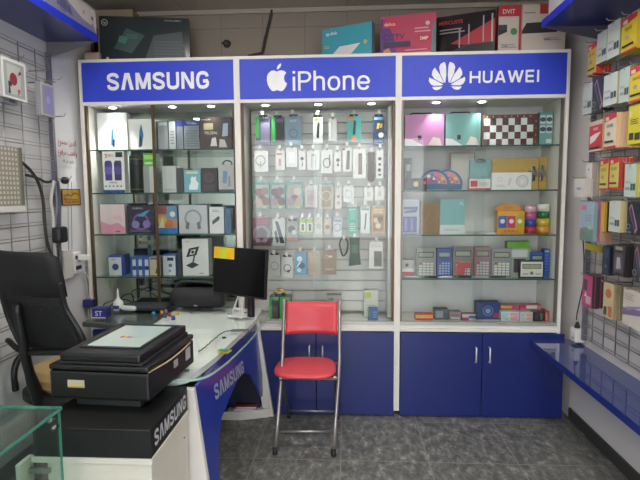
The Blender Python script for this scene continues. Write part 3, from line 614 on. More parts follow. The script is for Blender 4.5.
F('card_box', 'pink red pack behind the right white box, cabinet floor', 'box', 520, 541, 305, z, .21, .06, 'c06a78', '9a3f4e', [('r', .3, .72, .8, .95, 'd5cfc9'), ('r', 0, .8, .25, 1, 'b82a3c')])
F('photo_paper_box', 'left white box with pastel printed squares on cabinet floor', 'box', 501, 518.8, 311.8, z, .12, .06, 'd3d3d3', 'b1b1b1', [('r', .05, .1, .45, .9, '9cc0d4'), ('r', .52, .1, .95, .9, 'd49ab0'), ('p', [(.2, .4), (.75, .5), (.8, .6), (.3, .55)], 'e2d57a')])
F('photo_paper_box', 'right white box with pastel printed squares on cabinet floor', 'box', 519.6, 532.5, 312.5, z, .12, .06, 'd3d0d0', 'b1aeae', [('r', .05, .1, .45, .9, 'a8b8c4'), ('r', .52, .1, .95, .9, 'cfa0aa'), ('p', [(.2, .45), (.8, .5), (.8, .6), (.2, .55)], 'e0cf70')])
F('ink_box', 'black box with pale marks between white and red boxes', 'box', 533.5, 543.5, 312, z, .12, .07, '26272a', '1c1d1f', [('r', .7, .15, .88, .85, '7d7c70'), ('l', .15, .2, .5, .7, 3, '5b5c60')])
F('ink_box', 'red box at the right end of the right cabinet floor', 'box', 545, 556, 311, z, .12, .08, 'b8393f', '8f2c31', [('r', .3, .1, .45, .8, 'd8aba2'), ('r', .65, .1, .75, .85, 'd58d84')])

# ------------------------------------------------------------------ hanging packs of the middle cabinet
YP = .155
def hook_at(x, ztop, y0, tagcol='e8e6e2'):
    b = MB(); b.tube([(x-(X1+X2)/2, .30, ztop), (x-(X1+X2)/2, y0-.02, ztop), (x-(X1+X2)/2, y0-.028, ztop+.008)], .0022, WIRE, 6)
    h = b.build('peg_hook', cabM)
    b = MB(); b.box(x-(X1+X2)/2-.009, y0-.034, ztop+.004, x-(X1+X2)/2+.009, y0-.031, ztop+.030, mat(tagcol, .5)); b.build('price_tag', h)
def pack(name, label, cat, px0, px1, pt, pb, face, items=(), side=None, d=.022, tab='d6d4d0', yf=YP, group=None, hook=True, blister=False, tabh=.014):
    A = hit(px0, (pt+pb)/2, 1, yf); B = hit(px1, (pt+pb)/2, 1, yf); T = hit((px0+px1)/2, pt, 1, yf); Bt = hit((px0+px1)/2, pb, 1, yf)
    B.x = min(B.x, .270)
    w = B.x-A.x-.0015; h = T.z-Bt.z-tabh-.002
    o = carton(name, label, cat, w, d, h, ((A.x+B.x)/2, yf+d/2, Bt.z+.001), face, side or face, items, group=group, rough=.3)
    b = MB(); tw = min(w*.6, .03); tm = mat(tab, .4)
    b.box(-tw, -.002, h, -.005, .002, h+tabh, tm); b.box(.005, -.002, h, tw, .002, h+tabh, tm); b.box(-tw, -.002, h+tabh-.003, tw, .002, h+tabh, tm)
    b.build('hang_tab', o)
    if hook: hook_at((A.x+B.x)/2, T.z-.006, yf)
    return o
gs = lambda c: [('r', 0, .0, .3, 1, c)]
pack('phone_case_pack', 'green edged pack with purple case, leftmost of the top row', 'pack', 255.6, 270.4, 115, 145, '5a5670', [('r', 0, .25, .24, 1, '3aa04a'), ('r', .35, .1, .95, .8, '7d7896'), ('r', .3, .86, .9, .95, '2a2a30')], '3f3d4c', tab='26282a')
pack('phone_case_pack', 'green edged pack with black case, second of the top row', 'pack', 271.5, 283.6, 115, 142, '2c2a35', [('r', 0, .0, .3, 1, '37a148'), ('r', .4, .15, .92, .75, '18181e'), ('r', .4, .8, .95, .92, '5f4a7a')], '232229', tab='26282a')
pack('earphone_pack', 'wide blue grey pack hanging in the top row', 'pack', 285, 301.5, 114, 146, '70899a', [('o', .5, .42, .16, 1.0, '4c6274'), ('l', .15, .08, .85, .2, 2, '9fb2c0'), ('t', 'AUX', .5, .85, .08, 'c6d4de')], '51687a', tab='26282a')
pack('smart_watch_pack', 'white pack with black band picture, centre of the top row', 'pack', 313, 322.8, 115, 142.5, 'dcdcdc', [('p', [(.35, .2), (.6, .15), (.7, .75), (.5, .82), (.4, .6)], '25262a'), ('r', .1, .86, .6, .97, '8cae4a')], tab='26282a')
pack('cable_pack', 'slim white pack right of the black band pack', 'pack', 328.5, 337, 117, 141, 'd3d2d2', [('r', .3, .1, .5, .9, 'c0bfbf')])
pack('selfie_stick_pack', 'teal pack with black stick and orange circle below', 'pack', 346.8, 361, 114, 142.6, '4ba5a0', [('p', [(.42, .3), (.6, .3), (.66, .8), (.5, .85)], '232a2a'), ('c', .5, .12, .12, 'd98a6a'), ('r', 0, .86, .5, .98, 'd07a3a')], '37827e', tab='26282a')
pack('charger_pack', 'dark blue pack with yellow adapters at the right of the top row', 'pack', 373, 384.6, 114, 146, '234064', [('r', .15, .6, .9, .82, '18283e'), ('p', [(.3, .58), (.5, .58), (.6, .76), (.4, .78)], 'd8a83c'), ('p', [(.6, .6), (.8, .62), (.8, .76), (.66, .76)], 'c9982f'), ('c', .7, .36, .09, 'dfe3e8'), ('l', .1, .05, .9, .2, 2, '6a88ac'), ('r', .1, .88, .9, .97, '6aa0cc')], '1a3150', tab='26282a')
# row B
for i, (a, c, t_, b_, its_, lab) in enumerate((
    (254, 268.4, 149, 172, [('o', .45, .55, .26, 1.0, 'a6a29f'), ('r', .42, .2, .48, .5, 'a6a29f')], 'white pack with coiled cable, leftmost of the second row'),
    (275.5, 285, 149, 170, [('r', .3, .2, .6, .6, 'b09a96'), ('r', .1, .8, .7, .9, 'c07a78')], 'white pack with reddish print, second row'),
    (286, 297.5, 146, 167, [('r', .2, .2, .8, .8, 'e6e6e8')], 'bright white pack in the strongest light of the second row'),
    (298.5, 305.8, 149, 170, [('c', .5, .6, .09, '4a4c50'), ('p', [(.4, .2), (.6, .2), (.55, .5)], '55575a')], 'white pack with small black plug picture'),
    (307, 319.8, 149, 170, [('r', .3, .12, .4, .85, 'b4b4b2'), ('r', .62, .12, .72, .85, 'b4b4b2'), ('c', .5, .8, .06, '77706a')], 'white pack with two thin cables'),
    (321, 332.8, 148, 173.5, [('o', .5, .45, .22, .8, '6e7074'), ('r', .68, .35, .78, .8, '6e7074')], 'white pack with grey looped cable'),
    (334, 341.2, 150, 172, [('c', .55, .6, .09, '5a5a5c'), ('p', [(.35, .3), (.7, .3), (.6, .5)], '5a5a5c')], 'white pack with dark plug, right of the looped cable pack'),
    (342.4, 351.6, 146, 172, [('p', [(.4, .1), (.75, .1), (.85, .9), (.5, .9)], '6a6562'), ('r', .0, .92, .3, 1, 'b8452e')], 'pack with grey braided cable, second row'),
    (352.8, 366, 147, 178.6, [('r', .42, .14, .7, .86, '7a5c50'), ('r', .5, .2, .62, .8, '93756a')], 'tall white pack with brown strap inside'),
    (376, 383.4, 148, 178.6, [('c', .5, .7, .06, '2b2b2d'), ('c', .5, .5, .05, '4a4a4c'), ('c', .45, .3, .06, '2b2b2d'), ('r', .3, .1, .7, .16, '4a4a4c')], 'narrow white pack with four dark icons'))):
    pack('cable_pack', lab, 'pack', a, c, t_, b_, 'd9d7d5', its_, 'c1bfbc')
b = MB(); A = hit(371.2, 166, 1, YP); zt = hit(371, 150, 1, YP).z; zb_ = hit(371, 182, 1, YP).z
b.box(-.022, 0, .012, .022, .014, zt-zb_-.012, mat('5e4b42', .6), .006); b.lathe([(.02, 0), (.021, .002), (.021, .012), (.02, .014)], mat('5e4b42', .6), 20, o=(0, 0, .02), axis=1)
for q in range(8): b.box(-.002, -.001, .03+q*.018, .002, -.0002, .037+q*.018, mat('3a2d27'))
o = b.build('watch_strap', None, (A.x, YP, zb_)); tag(o, 'dark brown watch strap hanging between two white packs', 'strap'); hook_at(A.x, zt-.016, YP+.004)
# row C teal frames
def case_pack(px0, px1, pt, pb, fr, cir, label):
    its_ = [('r', .08, .06, .92, .9, 'a79c98')]+[('c', u, v, .15, cir[(i) % len(cir)]) for i, (u, v) in enumerate(((.3, .62), (.68, .66), (.5, .38), (.26, .26), (.76, .28)))]+[('r', .55, .02, .8, .1, 'b9cc55')]
    pack('earring_case_pack', label, 'pack', px0, px1, pt, pb, fr, its_, fr, tab='cfe0da')
case_pack(254.3, 269.6, 180, 209, '3f8d80', ['6c4a4a', '8a6a64', '54393c', 'b09a8e'], 'teal framed pack of brown round pieces, leftmost of three')
case_pack(270.6, 285.2, 180, 209, '3f8d80', ['4a3a44', '6c4f5a', '322a30', '8a7a82'], 'teal framed pack of dark round pieces, middle of three')
case_pack(286.3, 303, 180, 209, '4a9488', ['a09690', 'c0b6ae', '6c4a4a', '8f807a'], 'teal framed pack of pale round pieces, rightmost of three')
pack('screen_protector_pack', 'clear pinkish pack right of the teal framed packs', 'pack', 305, 317.6, 184, 207, 'c3b8b6', [('r', .15, .1, .85, .8, 'b0a3a6'), ('c', .5, .45, .15, 'a08f98')])
pack('screen_protector_pack', 'beige patterned pack with teal header, third row', 'pack', 319, 333.5, 180.5, 209, 'b5a794', [('r', 0, .9, 1, 1, '6aa69c'), ('r', .15, .08, .85, .85, 'a08e78'), ('o', .5, .5, .2, 1.0, 'c6bba8'), ('o', .5, .25, .12, 1.0, '8f7d68')])
pack('cable_pack', 'slim cream pack with reddish dots, third row', 'pack', 335, 341.8, 186, 209, 'cec7c0', [('c', .5, .6, .07, 'a86a5c'), ('c', .5, .3, .06, '9a8a80')])
pack('earbud_pack', 'square white earbud pack, third row', 'pack', 343.3, 353.8, 184, 202, 'd9dad9', [('o', .5, .5, .25, 1.0, 'bcbdbd'), ('c', .3, .75, .06, 'aaaaaa')])
pack('adapter_pack', 'left of two square white packs near the right rail', 'pack', 364, 373.6, 186, 200.5, 'd8d5d1', [('r', .3, .3, .7, .7, 'c4c0bb')])
pack('adapter_pack', 'right of two square white packs near the right rail', 'pack', 374.5, 384.5, 185, 200.5, 'd8d5d1', [('r', .3, .3, .7, .7, 'c2beb9')])
pack('brush_pack', 'teal green pack with white plug picture', 'pack', 347.7, 357.6, 204.5, 236, '3c9a84', [('r', .2, .55, .8, .85, '5cb29e'), ('l', .2, .15, .8, .45, 4, 'b9d8d0'), ('t', 'DATA', .5, .9, .06, 'dcebe6')], '2d7d6a')
pack('stylus_pack', 'white pack with dark stylus picture and rounded ends', 'pack', 360.4, 370, 205, 233.5, 'd3d6d4', [('p', [(.4, .15), (.52, .15), (.66, .75), (.54, .78)], '33373a'), ('r', .1, .88, .9, .96, '7aa898')], '8c9c96')
pack('figure_pack', 'yellow brown pack with small figures, right of the stylus pack', 'pack', 371.4, 385, 204.5, 234, 'b98f58', [('r', .1, .1, .9, .7, '8f6a44'), ('c', .35, .5, .1, 'd6b98a'), ('c', .65, .55, .1, '5c4434'), ('c', .5, .3, .1, 'd9c8a0'), ('l', .15, .76, .85, .94, 3, 'e2cf9c')], '8f6e44')
# row D
pack('phone_case_pack', 'purple and black ornate pack, leftmost of the fourth row', 'pack', 252.6, 269.8, 215.5, 246, '5c4350', [('r', .06, .78, .94, .96, '8c3c50'), ('o', .5, .42, .3, 1.0, '8f7a86'), ('c', .5, .42, .18, '3a2a38'), ('c', .3, .2, .08, 'a08a94'), ('c', .72, .2, .08, 'a08a94')], '3f3038', tab='caa9b2')
pack('phone_holder_pack', 'white pack with dark slanted phone holder picture', 'pack', 272.6, 285.2, 216.5, 246, 'b9bcbc', [('p', [(.2, .9), (.45, .9), (.95, .1), (.6, .1)], '2c3138'), ('p', [(.12, .5), (.3, .6), (.5, .15), (.3, .1)], '454c55')], '55585a')
pack('earphone_pack', 'grey pack with reddish base, fourth row', 'pack', 287, 298, 219, 241.5, '8d8b8c', [('r', 0, 0, 1, .2, 'b07a7a'), ('c', .4, .6, .18, '3e3e42'), ('c', .65, .45, .12, 'c8c6c6')], tab='2c2c2c')
pack('charger_pack', 'lime green and white pack, left of an identical pair', 'pack', 299.6, 305.9, 217, 233.5, 'd5d8cd', [('r', 0, .75, 1, 1, '9cc04a'), ('r', 0, 0, 1, .12, '9cc04a'), ('r', .3, .2, .7, .65, '55584a')])
pack('charger_pack', 'lime green and white pack, right of an identical pair', 'pack', 306.7, 313, 217, 233.5, 'd5d8cd', [('r', 0, .75, 1, 1, '9cc04a'), ('r', 0, 0, 1, .12, '9cc04a'), ('r', .3, .2, .7, .65, '55584a')])
pack('ring_pack', 'small beige pack right of the lime pair', 'pack', 315, 322.2, 217, 233.5, 'c2b4a6', [('c', .5, .5, .2, 'a39484')])
pack('ring_pack', 'small beige pack with brown mark, second right of the lime pair', 'pack', 324, 331, 217, 233.5, 'c4b6a8', [('c', .5, .45, .16, '8f7c6a')])
pack('cable_pack', 'white blue pack below the slim cream pack', 'pack', 333, 342, 216, 237, 'c3c6ca', [('o', .5, .5, .22, 1.0, '8892a0'), ('r', .1, .8, .9, .92, '7c90b4')])
b = MB(); A = hit(354.5, 252, 1, YP); zt = hit(354, 238, 1, YP).z; zb_ = hit(354, 266, 1, YP).z
b.prism([(-.04, 0), (.045, .01), (.04, .06), (.034, .12), (.036, zt-zb_), (-.034, zt-zb_), (-.03, .1), (-.036, .05)], 1, 0, .03, mat('2c4a3e', .6)); b.box(-.02, -.002, .09, .022, -.0005, .15, mat('3f6e5a'))
o = b.build('pouch', None, (A.x, YP, zb_)); tag(o, 'dark green fabric pouch hanging below the teal green pack', 'pouch'); hook_at(A.x, zt+.004, YP)
b = MB(); A = hit(344, 248, 1, YP+.02)
b.tube([(-.02, 0, .03), (-.03, 0, .09), (-.005, 0, .13), (.025, 0, .1), (.02, 0, .03), (-.005, 0, .0), (-.02, 0, .03)], .006, mat('26292b'), 8, smooth=True); o = b.build('coiled_cable', None, (A.x, YP+.01, hit(344, 256, 1, YP).z)); tag(o, 'black coiled cable hanging left of the dark green pouch', 'cable'); hook_at(A.x, hit(344, 256, 1, YP).z+.118, YP+.01)
# row E
pack('earbud_pack', 'white earbud pack with curved corners, nearest the monitor', 'pack', 269, 280.2, 253, 274.7, 'bdbfc0', [('o', .5, .45, .22, 1.0, '8b8e90')], tab='26282a')
pack('earbud_pack', 'white pack with dark looped cable, right of the first earbud pack', 'pack', 281.6, 293, 255, 277.2, 'c9cac8', [('o', .5, .45, .2, 1.0, '5d6062'), ('c', .6, .3, .08, '3c3e40')], tab='26282a')
pack('toy_pack', 'bright blue patterned pack in the fifth row', 'pack', 295, 306.5, 250, 274.7, '4f93b8', [('c', .4, .7, .12, 'd6e4ec'), ('c', .6, .4, .14, '2c3c4c'), ('c', .35, .2, .1, 'c9dbe6'), ('p', [(.1, .3), (.5, .5), (.4, .6)], 'dfe8ee')], '3a779a', tab='d88a80')
pack('wood_case_pack', 'beige plain pack left of the brown pack', 'pack', 308.5, 321, 250, 275, 'b7a48f', [('c', .7, .85, .05, '88a04c'), ('r', .1, .1, .9, .5, 'b09b84')], '9b8a75')
pack('wood_case_pack', 'brown pack with white logo and text, fifth row', 'pack', 322.6, 336.4, 248, 274.7, '8c7160', [('o', .3, .74, .07, 1.0, 'e0d6ca'), ('r', .45, .7, .7, .78, 'd6cabc'), ('t', 'REMAX', .5, .22, .08, 'd6cabc')], '705949')
pack('power_bank_pack', 'white pack with dark grey rectangle window, by the right rail', 'pack', 369, 383, 240, 268.3, 'd3d1ce', [('r', .35, .06, .92, .66, '77726f'), ('r', .42, .1, .86, .62, '615c5a'), ('l', .1, .8, .9, .94, 2, 'b6b3af')])
# bottom of the middle cabinet
zm = ZR-.018
def FM(*a, **k): return shelf_item(*a, **k)
FM('gamepad_box', 'green and black box, left of two behind the red chair', 'box', 269.5, 279, 297, zm, .14, .1, '2b2e2c', '1f2220', [('r', 0, .0, .25, 1, '2f9a3c'), ('r', .25, .85, 1, 1, '2f9a3c'), ('c', .6, .45, .12, '4a4f4a')])
FM('gamepad_box', 'green and black box, right of two behind the red chair', 'box', 279.8, 290.5, 297, zm, .14, .1, '2b2e2c', '1f2220', [('r', 0, .0, .22, 1, '2f9a3c'), ('r', .75, .0, 1, 1, '2f9a3c'), ('r', 0, .88, 1, 1, '2f9a3c')])
t = thing('toy_car', 'small yellow toy car standing on the green and black boxes', 'toy car', (hit(279.5, 292, 1, .19).x, .19, zm+.155))
hh = hit(279, 297, 1, .14).z-zm
t.location.z = zm+hh+.002
b = MB(); b.prism([(-.045, .014), (.045, .014), (.046, .026), (.028, .032), (.016, .05), (-.022, .05), (-.034, .032), (-.046, .028)], 1, -.022, .022, mat('c9a02c', .25)); b.build('body', t, bevel=.003)
for sx in (-.027, .027):
    for sy in (-.02, .02):
        b = MB(); b.lathe([(.006, -.005), (.0135, -.004), (.0135, .004), (.006, .005)], BLACK, 14, o=(sx, sy, .014), axis=1); b.build('wheel', t)
b = MB(); b.prism([(-.019, .034), (.014, .034), (.009, .046), (-.016, .046)], 1, -.0228, .0228, mat('23282c', .2)); b.build('window', t)
FM('accessory_box', 'grey box with DR lettering behind the red chair backrest', 'box', 327, 341, 295.5, zm, .2, .08, 'b7b8b5', '93948f', [('t', 'DR', .3, .82, .12, '2a2c2e'), ('r', .1, .1, .9, .6, 'c9c9c6')])
FM('accessory_box', 'white and lime box right of the red chair backrest', 'box', 364, 378, 290.5, zm+.0, .2, .07, 'c5c9bd', 'a2a698', [('r', .05, .72, .5, .92, 'b9b84a'), ('l', .1, .1, .9, .5, 4, 'aeb0a8')])
FM('memory_card_box', 'small blue box on the middle cabinet floor near the right rail', 'box', 368.5, 378, 308.5, zm, .11, .05, '2c5c9c', '234a80', [('r', .05, .1, .35, .9, '4a6a5c'), ('l', .45, .2, .9, .8, 3, '6f95c4')])

# ------------------------------------------------------------------ boxes on top of the cabinets
ZTOP = ZT+.0015
def top(name, label, px0, px1, pt, yf, d, face, side, items, rz=0, zb=ZTOP, **k):
    A = hit(px0, 45, 1, yf); B = hit(px1, 45, 1, yf); T = hit((px0+px1)/2, pt, 1, yf)
    return carton(name, label, 'box', (B.x-A.x)/math.cos(rz)-d*abs(math.sin(rz))*.6, d, T.z-zb, ((A.x+B.x)/2, yf+d/2, zb), face, side, items, rz, **k)
top('laptop_box', 'large dark box with teal glow print on the left cabinet', 102, 187, 17, .12, .07, '2a3335', '23262a', [('o', .06, .86, .07, 1.0, 'b8bcb4'), ('t', 'hp', .06, .86, .05, 'c6cac4'), ('p', [(.15, .3), (.35, .2), (.5, .6), (.3, .75)], '2f4a48'), ('p', [(.2, .45), (.28, .4), (.32, .55), (.22, .58)], '3f7a70'), ('r', .3, .52, .42, .62, '35605a'), ('p', [(.5, .1), (.95, .15), (.92, .7), (.6, .6)], '3c4648'), ('t', 'PAVILION GAMING', .82, .93, .03, .3, 'a9b0b0'), ('l', .6, .1, .95, .5, 6, '4c585a'), ('c', .08, .08, .03, 'b0b4b0')], rz=.16, rough=.18)
top('carton', 'beige carton whose edge shows behind the large dark box', 98, 134, 9.5, .22, .10, '9b8a74', '84745f', [])
top('carton', 'dark purple carton behind the left upper shelf end', 79, 94, 26, .25, .10, '3a303e', '2c2630', [('p', [(.3, .2), (.6, .2), (.98, .8), (.7, .8)], 'b52a32')])
A = hit(83, 52, 1, .03); B = hit(98, 58, 1, .03)
carton('carton', 'small low beige carton at the left corner of the cabinet top', 'box', B.x-A.x, .15, A.z-ZTOP, ((A.x+B.x)/2, .12, ZTOP), 'b0a292', 'a0907c', [('r', .02, .3, .3, .7, 'b9b48c')])
top('router_box', 'teal box with flat white router picture above the iPhone sign', 322.5, 374, 25.5, .15, .06, '4aa5b6', '6a7480', [('p', [(.22, .22), (.36, .42), (.78, .44), (.62, .2), (.48, .12)], 'dcdde0'), ('p', [(.22, .22), (.48, .12), (.62, .2), (.62, .14), (.48, .06), (.24, .16)], 'a9adb4'), ('t', 'tp-link', .2, .84, .1, 'dfeff2'), ('c', .88, .45, .06, 'c8b04a'), ('l', .04, .4, .16, .5, 2, 'b8b26a'), ('r', .05, .02, .3, .05, 'b9d8dc')], rz=-.42, rough=.14)
top('camera_kit_box', 'pink purple camera kit box with red logo above HUAWEI sign', 381, 436.5, 14.5, .12, .06, 'c4586f', '7b4a86', [('p', [(0, 0), (.3, 0), (.25, .5), (.1, .92), (0, .95)], '6a4488'), ('p', [(.06, .0), (.25, .0), (.16, .25), (.06, .2)], 'd98a6a'), ('p', [(.92, .1), (1, .1), (1, .8), (.94, .7)], '55827e'), ('r', .05, .72, .3, .9, 'd23a4a'), ('t', 'dahua', .175, .81, .08, .22, 'f0dada'), ('r', .68, .36, .9, .48, 'c72a3a'), ('t', '5MP', .79, .42, .08, .2, 'f0dada'), ('r', .06, .25, .55, .38, '4a3a58'), ('t', 'CCTV', .25, .5, .14, .4, '544066'), ('l', .62, .55, .9, .7, 2, 'e0a0ae'), ('l', .45, .06, .9, .2, 2, 'de93a4'), ('c', .85, .76, .05, 'd9c0c8')], rz=-.2, rough=.14)
top('router_box', 'black and red router box with antennas picture, above the HUAWEI sign', 438, 494, 13.5, .17, .05, '2a2528', '3a2226', [('p', [(.0, .0), (1, .0), (1, .8), (.45, .28), (.2, .14)], '2e2a2d'), ('p', [(.26, .36), (1, .82), (1, .3), (.5, .3)], 'b02a38'), ('p', [(.4, .12), (.55, .3), (.95, .3), (1, .1), (.9, .04), (.5, .04)], '17171a'), ('r', .40, .25, .425, .68, 'a8a0a2'), ('r', .56, .3, .58, .75, 'a8a0a2'), ('r', .80, .32, .82, .9, 'a8a0a2'), ('r', .94, .3, .965, .92, 'b4acae'), ('t', 'MERCUSYS', .26, .84, .08, .42, 'c23648'), ('l', .07, .58, .5, .72, 2, '9a9296'), ('o', .1, .12, .06, 1.0, '8a8286'), ('o', .22, .12, .06, 1.0, '8a8286')], rz=-.36, rough=.16)
top('recorder_box', 'white box with red top band and red right edge', 498, 520.5, 5, .10, .05, 'c9bfb5', 'a8343e', [('r', .0, .77, 1, 1, 'b8323e'), ('t', 'DVIT', .45, .87, .09, .55, 'e4d6d0'), ('r', .9, 0, 1, 1, 'b03440'), ('r', 0, .45, .38, .6, '3f3e44'), ('p', [(0, .38), (.36, .45), (.38, .5), (0, .5)], '2c2b30'), ('c', .68, .46, .07, '4f8a5c'), ('l', .1, .12, .8, .22, 2, 'a09890'), ('t', 'DVR', .3, .16, .035, '3c3c3c')])
top('recorder_box', 'wide white box with black recorder picture at the right end', 521.5, 565, 4, .08, .12, 'c6bbb0', 'ab9f94', [('p', [(.0, .46), (.1, .62), (.62, .64), (.85, .5), (.8, .42), (.0, .4)], '302f34'), ('r', .4, .8, .62, 1, 'b23640'), ('l', .04, .8, .3, .86, 1, '8a827a'), ('l', .5, .25, .9, .32, 2, '8a827a'), ('t', 'NVR', .58, .27, .04, '3a3a3a')])
b = MB(); A = hit(569, 46, 1, .3)
b.box(-.02, -.02, 0, .03, .02, .11, mat('35282a', .6)); o = b.build('carton', None, (X3-.035, .3, ZTOP)); tag(o, 'dark brown narrow carton at the right corner of the cabinet top', 'box')
# cable and clump on the back wall
b = MB(); P = [hit(272, 10, 1, YB-.013), hit(269.5, 22, 1, YB-.013), hit(266, 36, 1, YB-.015), hit(262.5, 52, 1, YB-.02)]
b.tube(P, .011, mat('3b3533', .7), 8, smooth=True); P2 = [hit(263, 53, 1, YB-.03), hit(256, 54, 1, YB-.04), hit(248, 56, 1, YB-.05)]; b.tube(P2, .009, mat('4a4340', .7), 8)
o = b.build('wall_cable', None); tag(o, 'dark cable running up the back wall to the ceiling', 'cable')
b = MB(); b.lathe([(.01, 0), (.04, .01), (.05, .035), (.035, .06), (.01, .07)], mat('9b8e7c', .8, bump=.4), 16); A = hit(268, 54, 1, YB-.06); o = b.build('plaster_lump', None, (A.x, YB-.06, ZTOP)); tag(o, 'pale lump at the foot of the dark wall cable', 'lump')
b = MB(); A = hit(227, 44, 1, YB); b.lathe([(.01, -.035), (.022, -.03), (.028, -.01), (.03, -.002)], mat('3a332e', .5), 18, axis=1); b.tube([(-.035, -.02, 0), (.035, -.02, .004)], .006, mat('3a332e', .5), 8)
o = b.build('wall_fitting', None, (A.x, YB, A.z)); tag(o, 'small round dark fitting on the back wall above the SAMSUNG cabinet', 'fitting')

# ------------------------------------------------------------------ upper side shelves
def side_shelf(x_wall, x_edge, y0, y1, z0, z1, label, gm):
    t = thing('wall_shelf', label, 'shelf', ((x_wall+x_edge)/2, y1, z0)); cx, cy = t.location.x, t.location.y
    s = 1 if x_edge > x_wall else -1
    a, c = sorted((x_wall, x_edge))
    b = MB(); b.box(a-cx, y0-cy, .0, c-cx, 0, z1-z0, BLUE_D); b.build('board', t)  # board darker than its edge: shade of the underside put into the colour
    b = MB(); e = x_edge-cx; e0, e1 = sorted((e+s*.0005, e+s*.003)); b.box(e0, y0-cy, -.001, e1, .0, z1-z0+.001, mat('2438cc', .4)); b.build('edge_band', t)
    for yy in (0, -1.0, -2.0):
        b = MB(); b.prism([(x_wall-cx, -.0), (x_edge-cx-s*.015, 0), (x_wall-cx+s*.05, -.075), (x_wall-cx, -.085)], 1, yy-.022, yy-.002, gm); b.build('bracket', t)
    return t
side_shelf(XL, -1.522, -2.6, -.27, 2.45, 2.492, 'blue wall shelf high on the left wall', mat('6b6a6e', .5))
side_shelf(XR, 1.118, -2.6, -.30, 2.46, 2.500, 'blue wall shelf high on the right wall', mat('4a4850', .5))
A = hit(45, 10, 0, -1.54); B = hit(96, 20, 0, -1.54); hgt = .19
carton('product_carton', 'white carton with purple headset photo on the left wall shelf', 'box', abs(B.y-A.y), .24, .15, (-1.66, (A.y+B.y)/2, 2.4935), 'd0c9c6', 'b4aeb4', [('p', [(0, 0), (1, 0), (.95, .3), (.7, .35), (.45, .62), (.2, .95), (0, 1)], '8d8aa8'), ('p', [(.2, .3), (.5, .2), (.45, .5), (.25, .7)], '5c5c86'), ('o', .32, .45, .3, 1.0, '6e6d92'), ('c', .72, .62, .07, 'b88a8e'), ('c', .9, .6, .08, '4a4f6e'), ('c', .9, .3, .1, '9a98bc'), ('c', .1, .6, .2, 'c4c8d4')], rz=PI/2)
carton('product_carton', 'white carton with small blue bird mark on the right wall shelf', 'box', .5, .26, .16, (1.262, -.60, 2.5015), 'd4d3d8', 'b9b8c0', [('p', [(.86, .28), (.93, .36), (.9, .46)], '4aa0cc')], rz=-PI/2)

# ------------------------------------------------------------------ wire grids and hung goods on the side walls
def wire_grid(x, s, y0, y1, z0, z1, label, dy, dz, yoff=0):
    t = thing('wire_grid', label, 'wire grid', (x, y1, z0))
    b = MB(); yy = y1-yoff
    while yy > y0: b.tube([(0, yy-y1, 0), (0, yy-y1, z1-z0)], .003, WIRE, 6); yy -= dy
    b.build('upright_wires', t)
    b = MB(); zz = z0
    while zz < z1+.001:
        b.tube([(s*.006, y0-y1, zz-z0), (s*.006, 0, zz-z0)], .003, WIRE, 6); b.tube([(s*.006, y0-y1, zz-z0+.018), (s*.006, 0, zz-z0+.018)], .0022, WIRE, 6); zz += dz  # thinner second wire of each pair stands in for the wire's cast shadow
    b.build('cross_wires_shadows', t)
    b = MB(); b.box(-.012, -.012, -.02, .012, .012, z1-z0+.02, mat('777480', .4, .5)); b.build('end_post', t)
    return t
wire_grid(XL+.025, 1, -2.6, -.32, .66, 2.36, 'wire grid panel fixed to the left wall', .15, .0765, .13)
wire_grid(XR-.025, -1, -2.6, -.20, .62, 2.32, 'wire grid panel fixed to the right wall', .13, .08, .10)
def rhook(y, z, x1, s, x0, t=None, two=False):
    b = MB(); b.tube([(x0, y, z), (x1, y, z), (x1+s*.008, y, z+.014)], .0028, WIRE, 6)
    return b
hk = [0]
def rstack(px0, px1, pt, pb, xf, n, face, side, items, names, front, rest, th=.014, cat='box'):
    A = hit(px0, (pt+pb)/2, 0, xf); B = hit(px1, (pt+pb)/2, 0, xf); T = hit((px0+px1)/2, pt, 0, xf); Bt = hit((px0+px1)/2, pb, 0, xf)
    w = abs(A.y-B.y); h = T.z-Bt.z; yc = (A.y+B.y)/2
    for k in range(n):
        x = xf+th/2+k*(th+.0015)
        if x > XR-.045: break
        jz = (random.random()-.5)*.006 if k else 0; jy = (random.random()-.5)*.006 if k else 0
        lab = front if k == 0 else rest
        grp = None if k == 0 else rest+' group'
        carton(names, lab, cat, w, th, h, (x, yc+jy, Bt.z+jz), face, side, items if k == 0 else (), rz=-PI/2+(random.random()-.5)*(.10 if k == 0 else .03), group=(rest.split(' stacked')[0] if n > 1 else None), rough=.35)
    b = MB(); b.tube([(XR-.018, yc, T.z+.006), (xf-.03, yc, T.z+.006), (xf-.038, yc, T.z+.018)], .0028, WIRE, 6)
    o = b.build('peg_hook', None); tag(o, ' '.join(('wire hook carrying the '+front).split()[:16]), 'hook')
GL = lambda fc, bar: [('r', 0, .0, 1, .06, 'b8302c'), ('p', [(0, .78), (1, .86), (1, 1), (0, 1)], 'c22f3c'), ('r', .1, .82, .4, .93, 'dcc6a8'), ('t', 'GLASS', .5, .66, .09, bar), ('c', .42, .42, .06, 1.6, '9c8a94'), ('r', .1, .16, .85, .22, '2a2420')]
PAL = lambda: [('r', .55, .2, .75, .4, '4a5058'), ('r', .12, .22, .5, .3, '8a949c'), ('r', .8, .2, .96, .4, '3a4048'), ('l', .1, .42, .6, .5, 2, '8d969c'), ('c', .5, .95, .02, '3a3a3a')]
DIA = lambda: [('p', [(.15, .8), (.4, .95), (1, .2), (.8, .05)], 'c08878'), ('p', [(.22, .78), (.4, .88), (.9, .22), (.76, .12)], '2a3a68'), ('o', .2, .25, .08, 1.3, 'a8a09c'), ('l', .1, .05, .5, .12, 2, '8a8480')]
R = rstack
P = 'screen_protector_box'
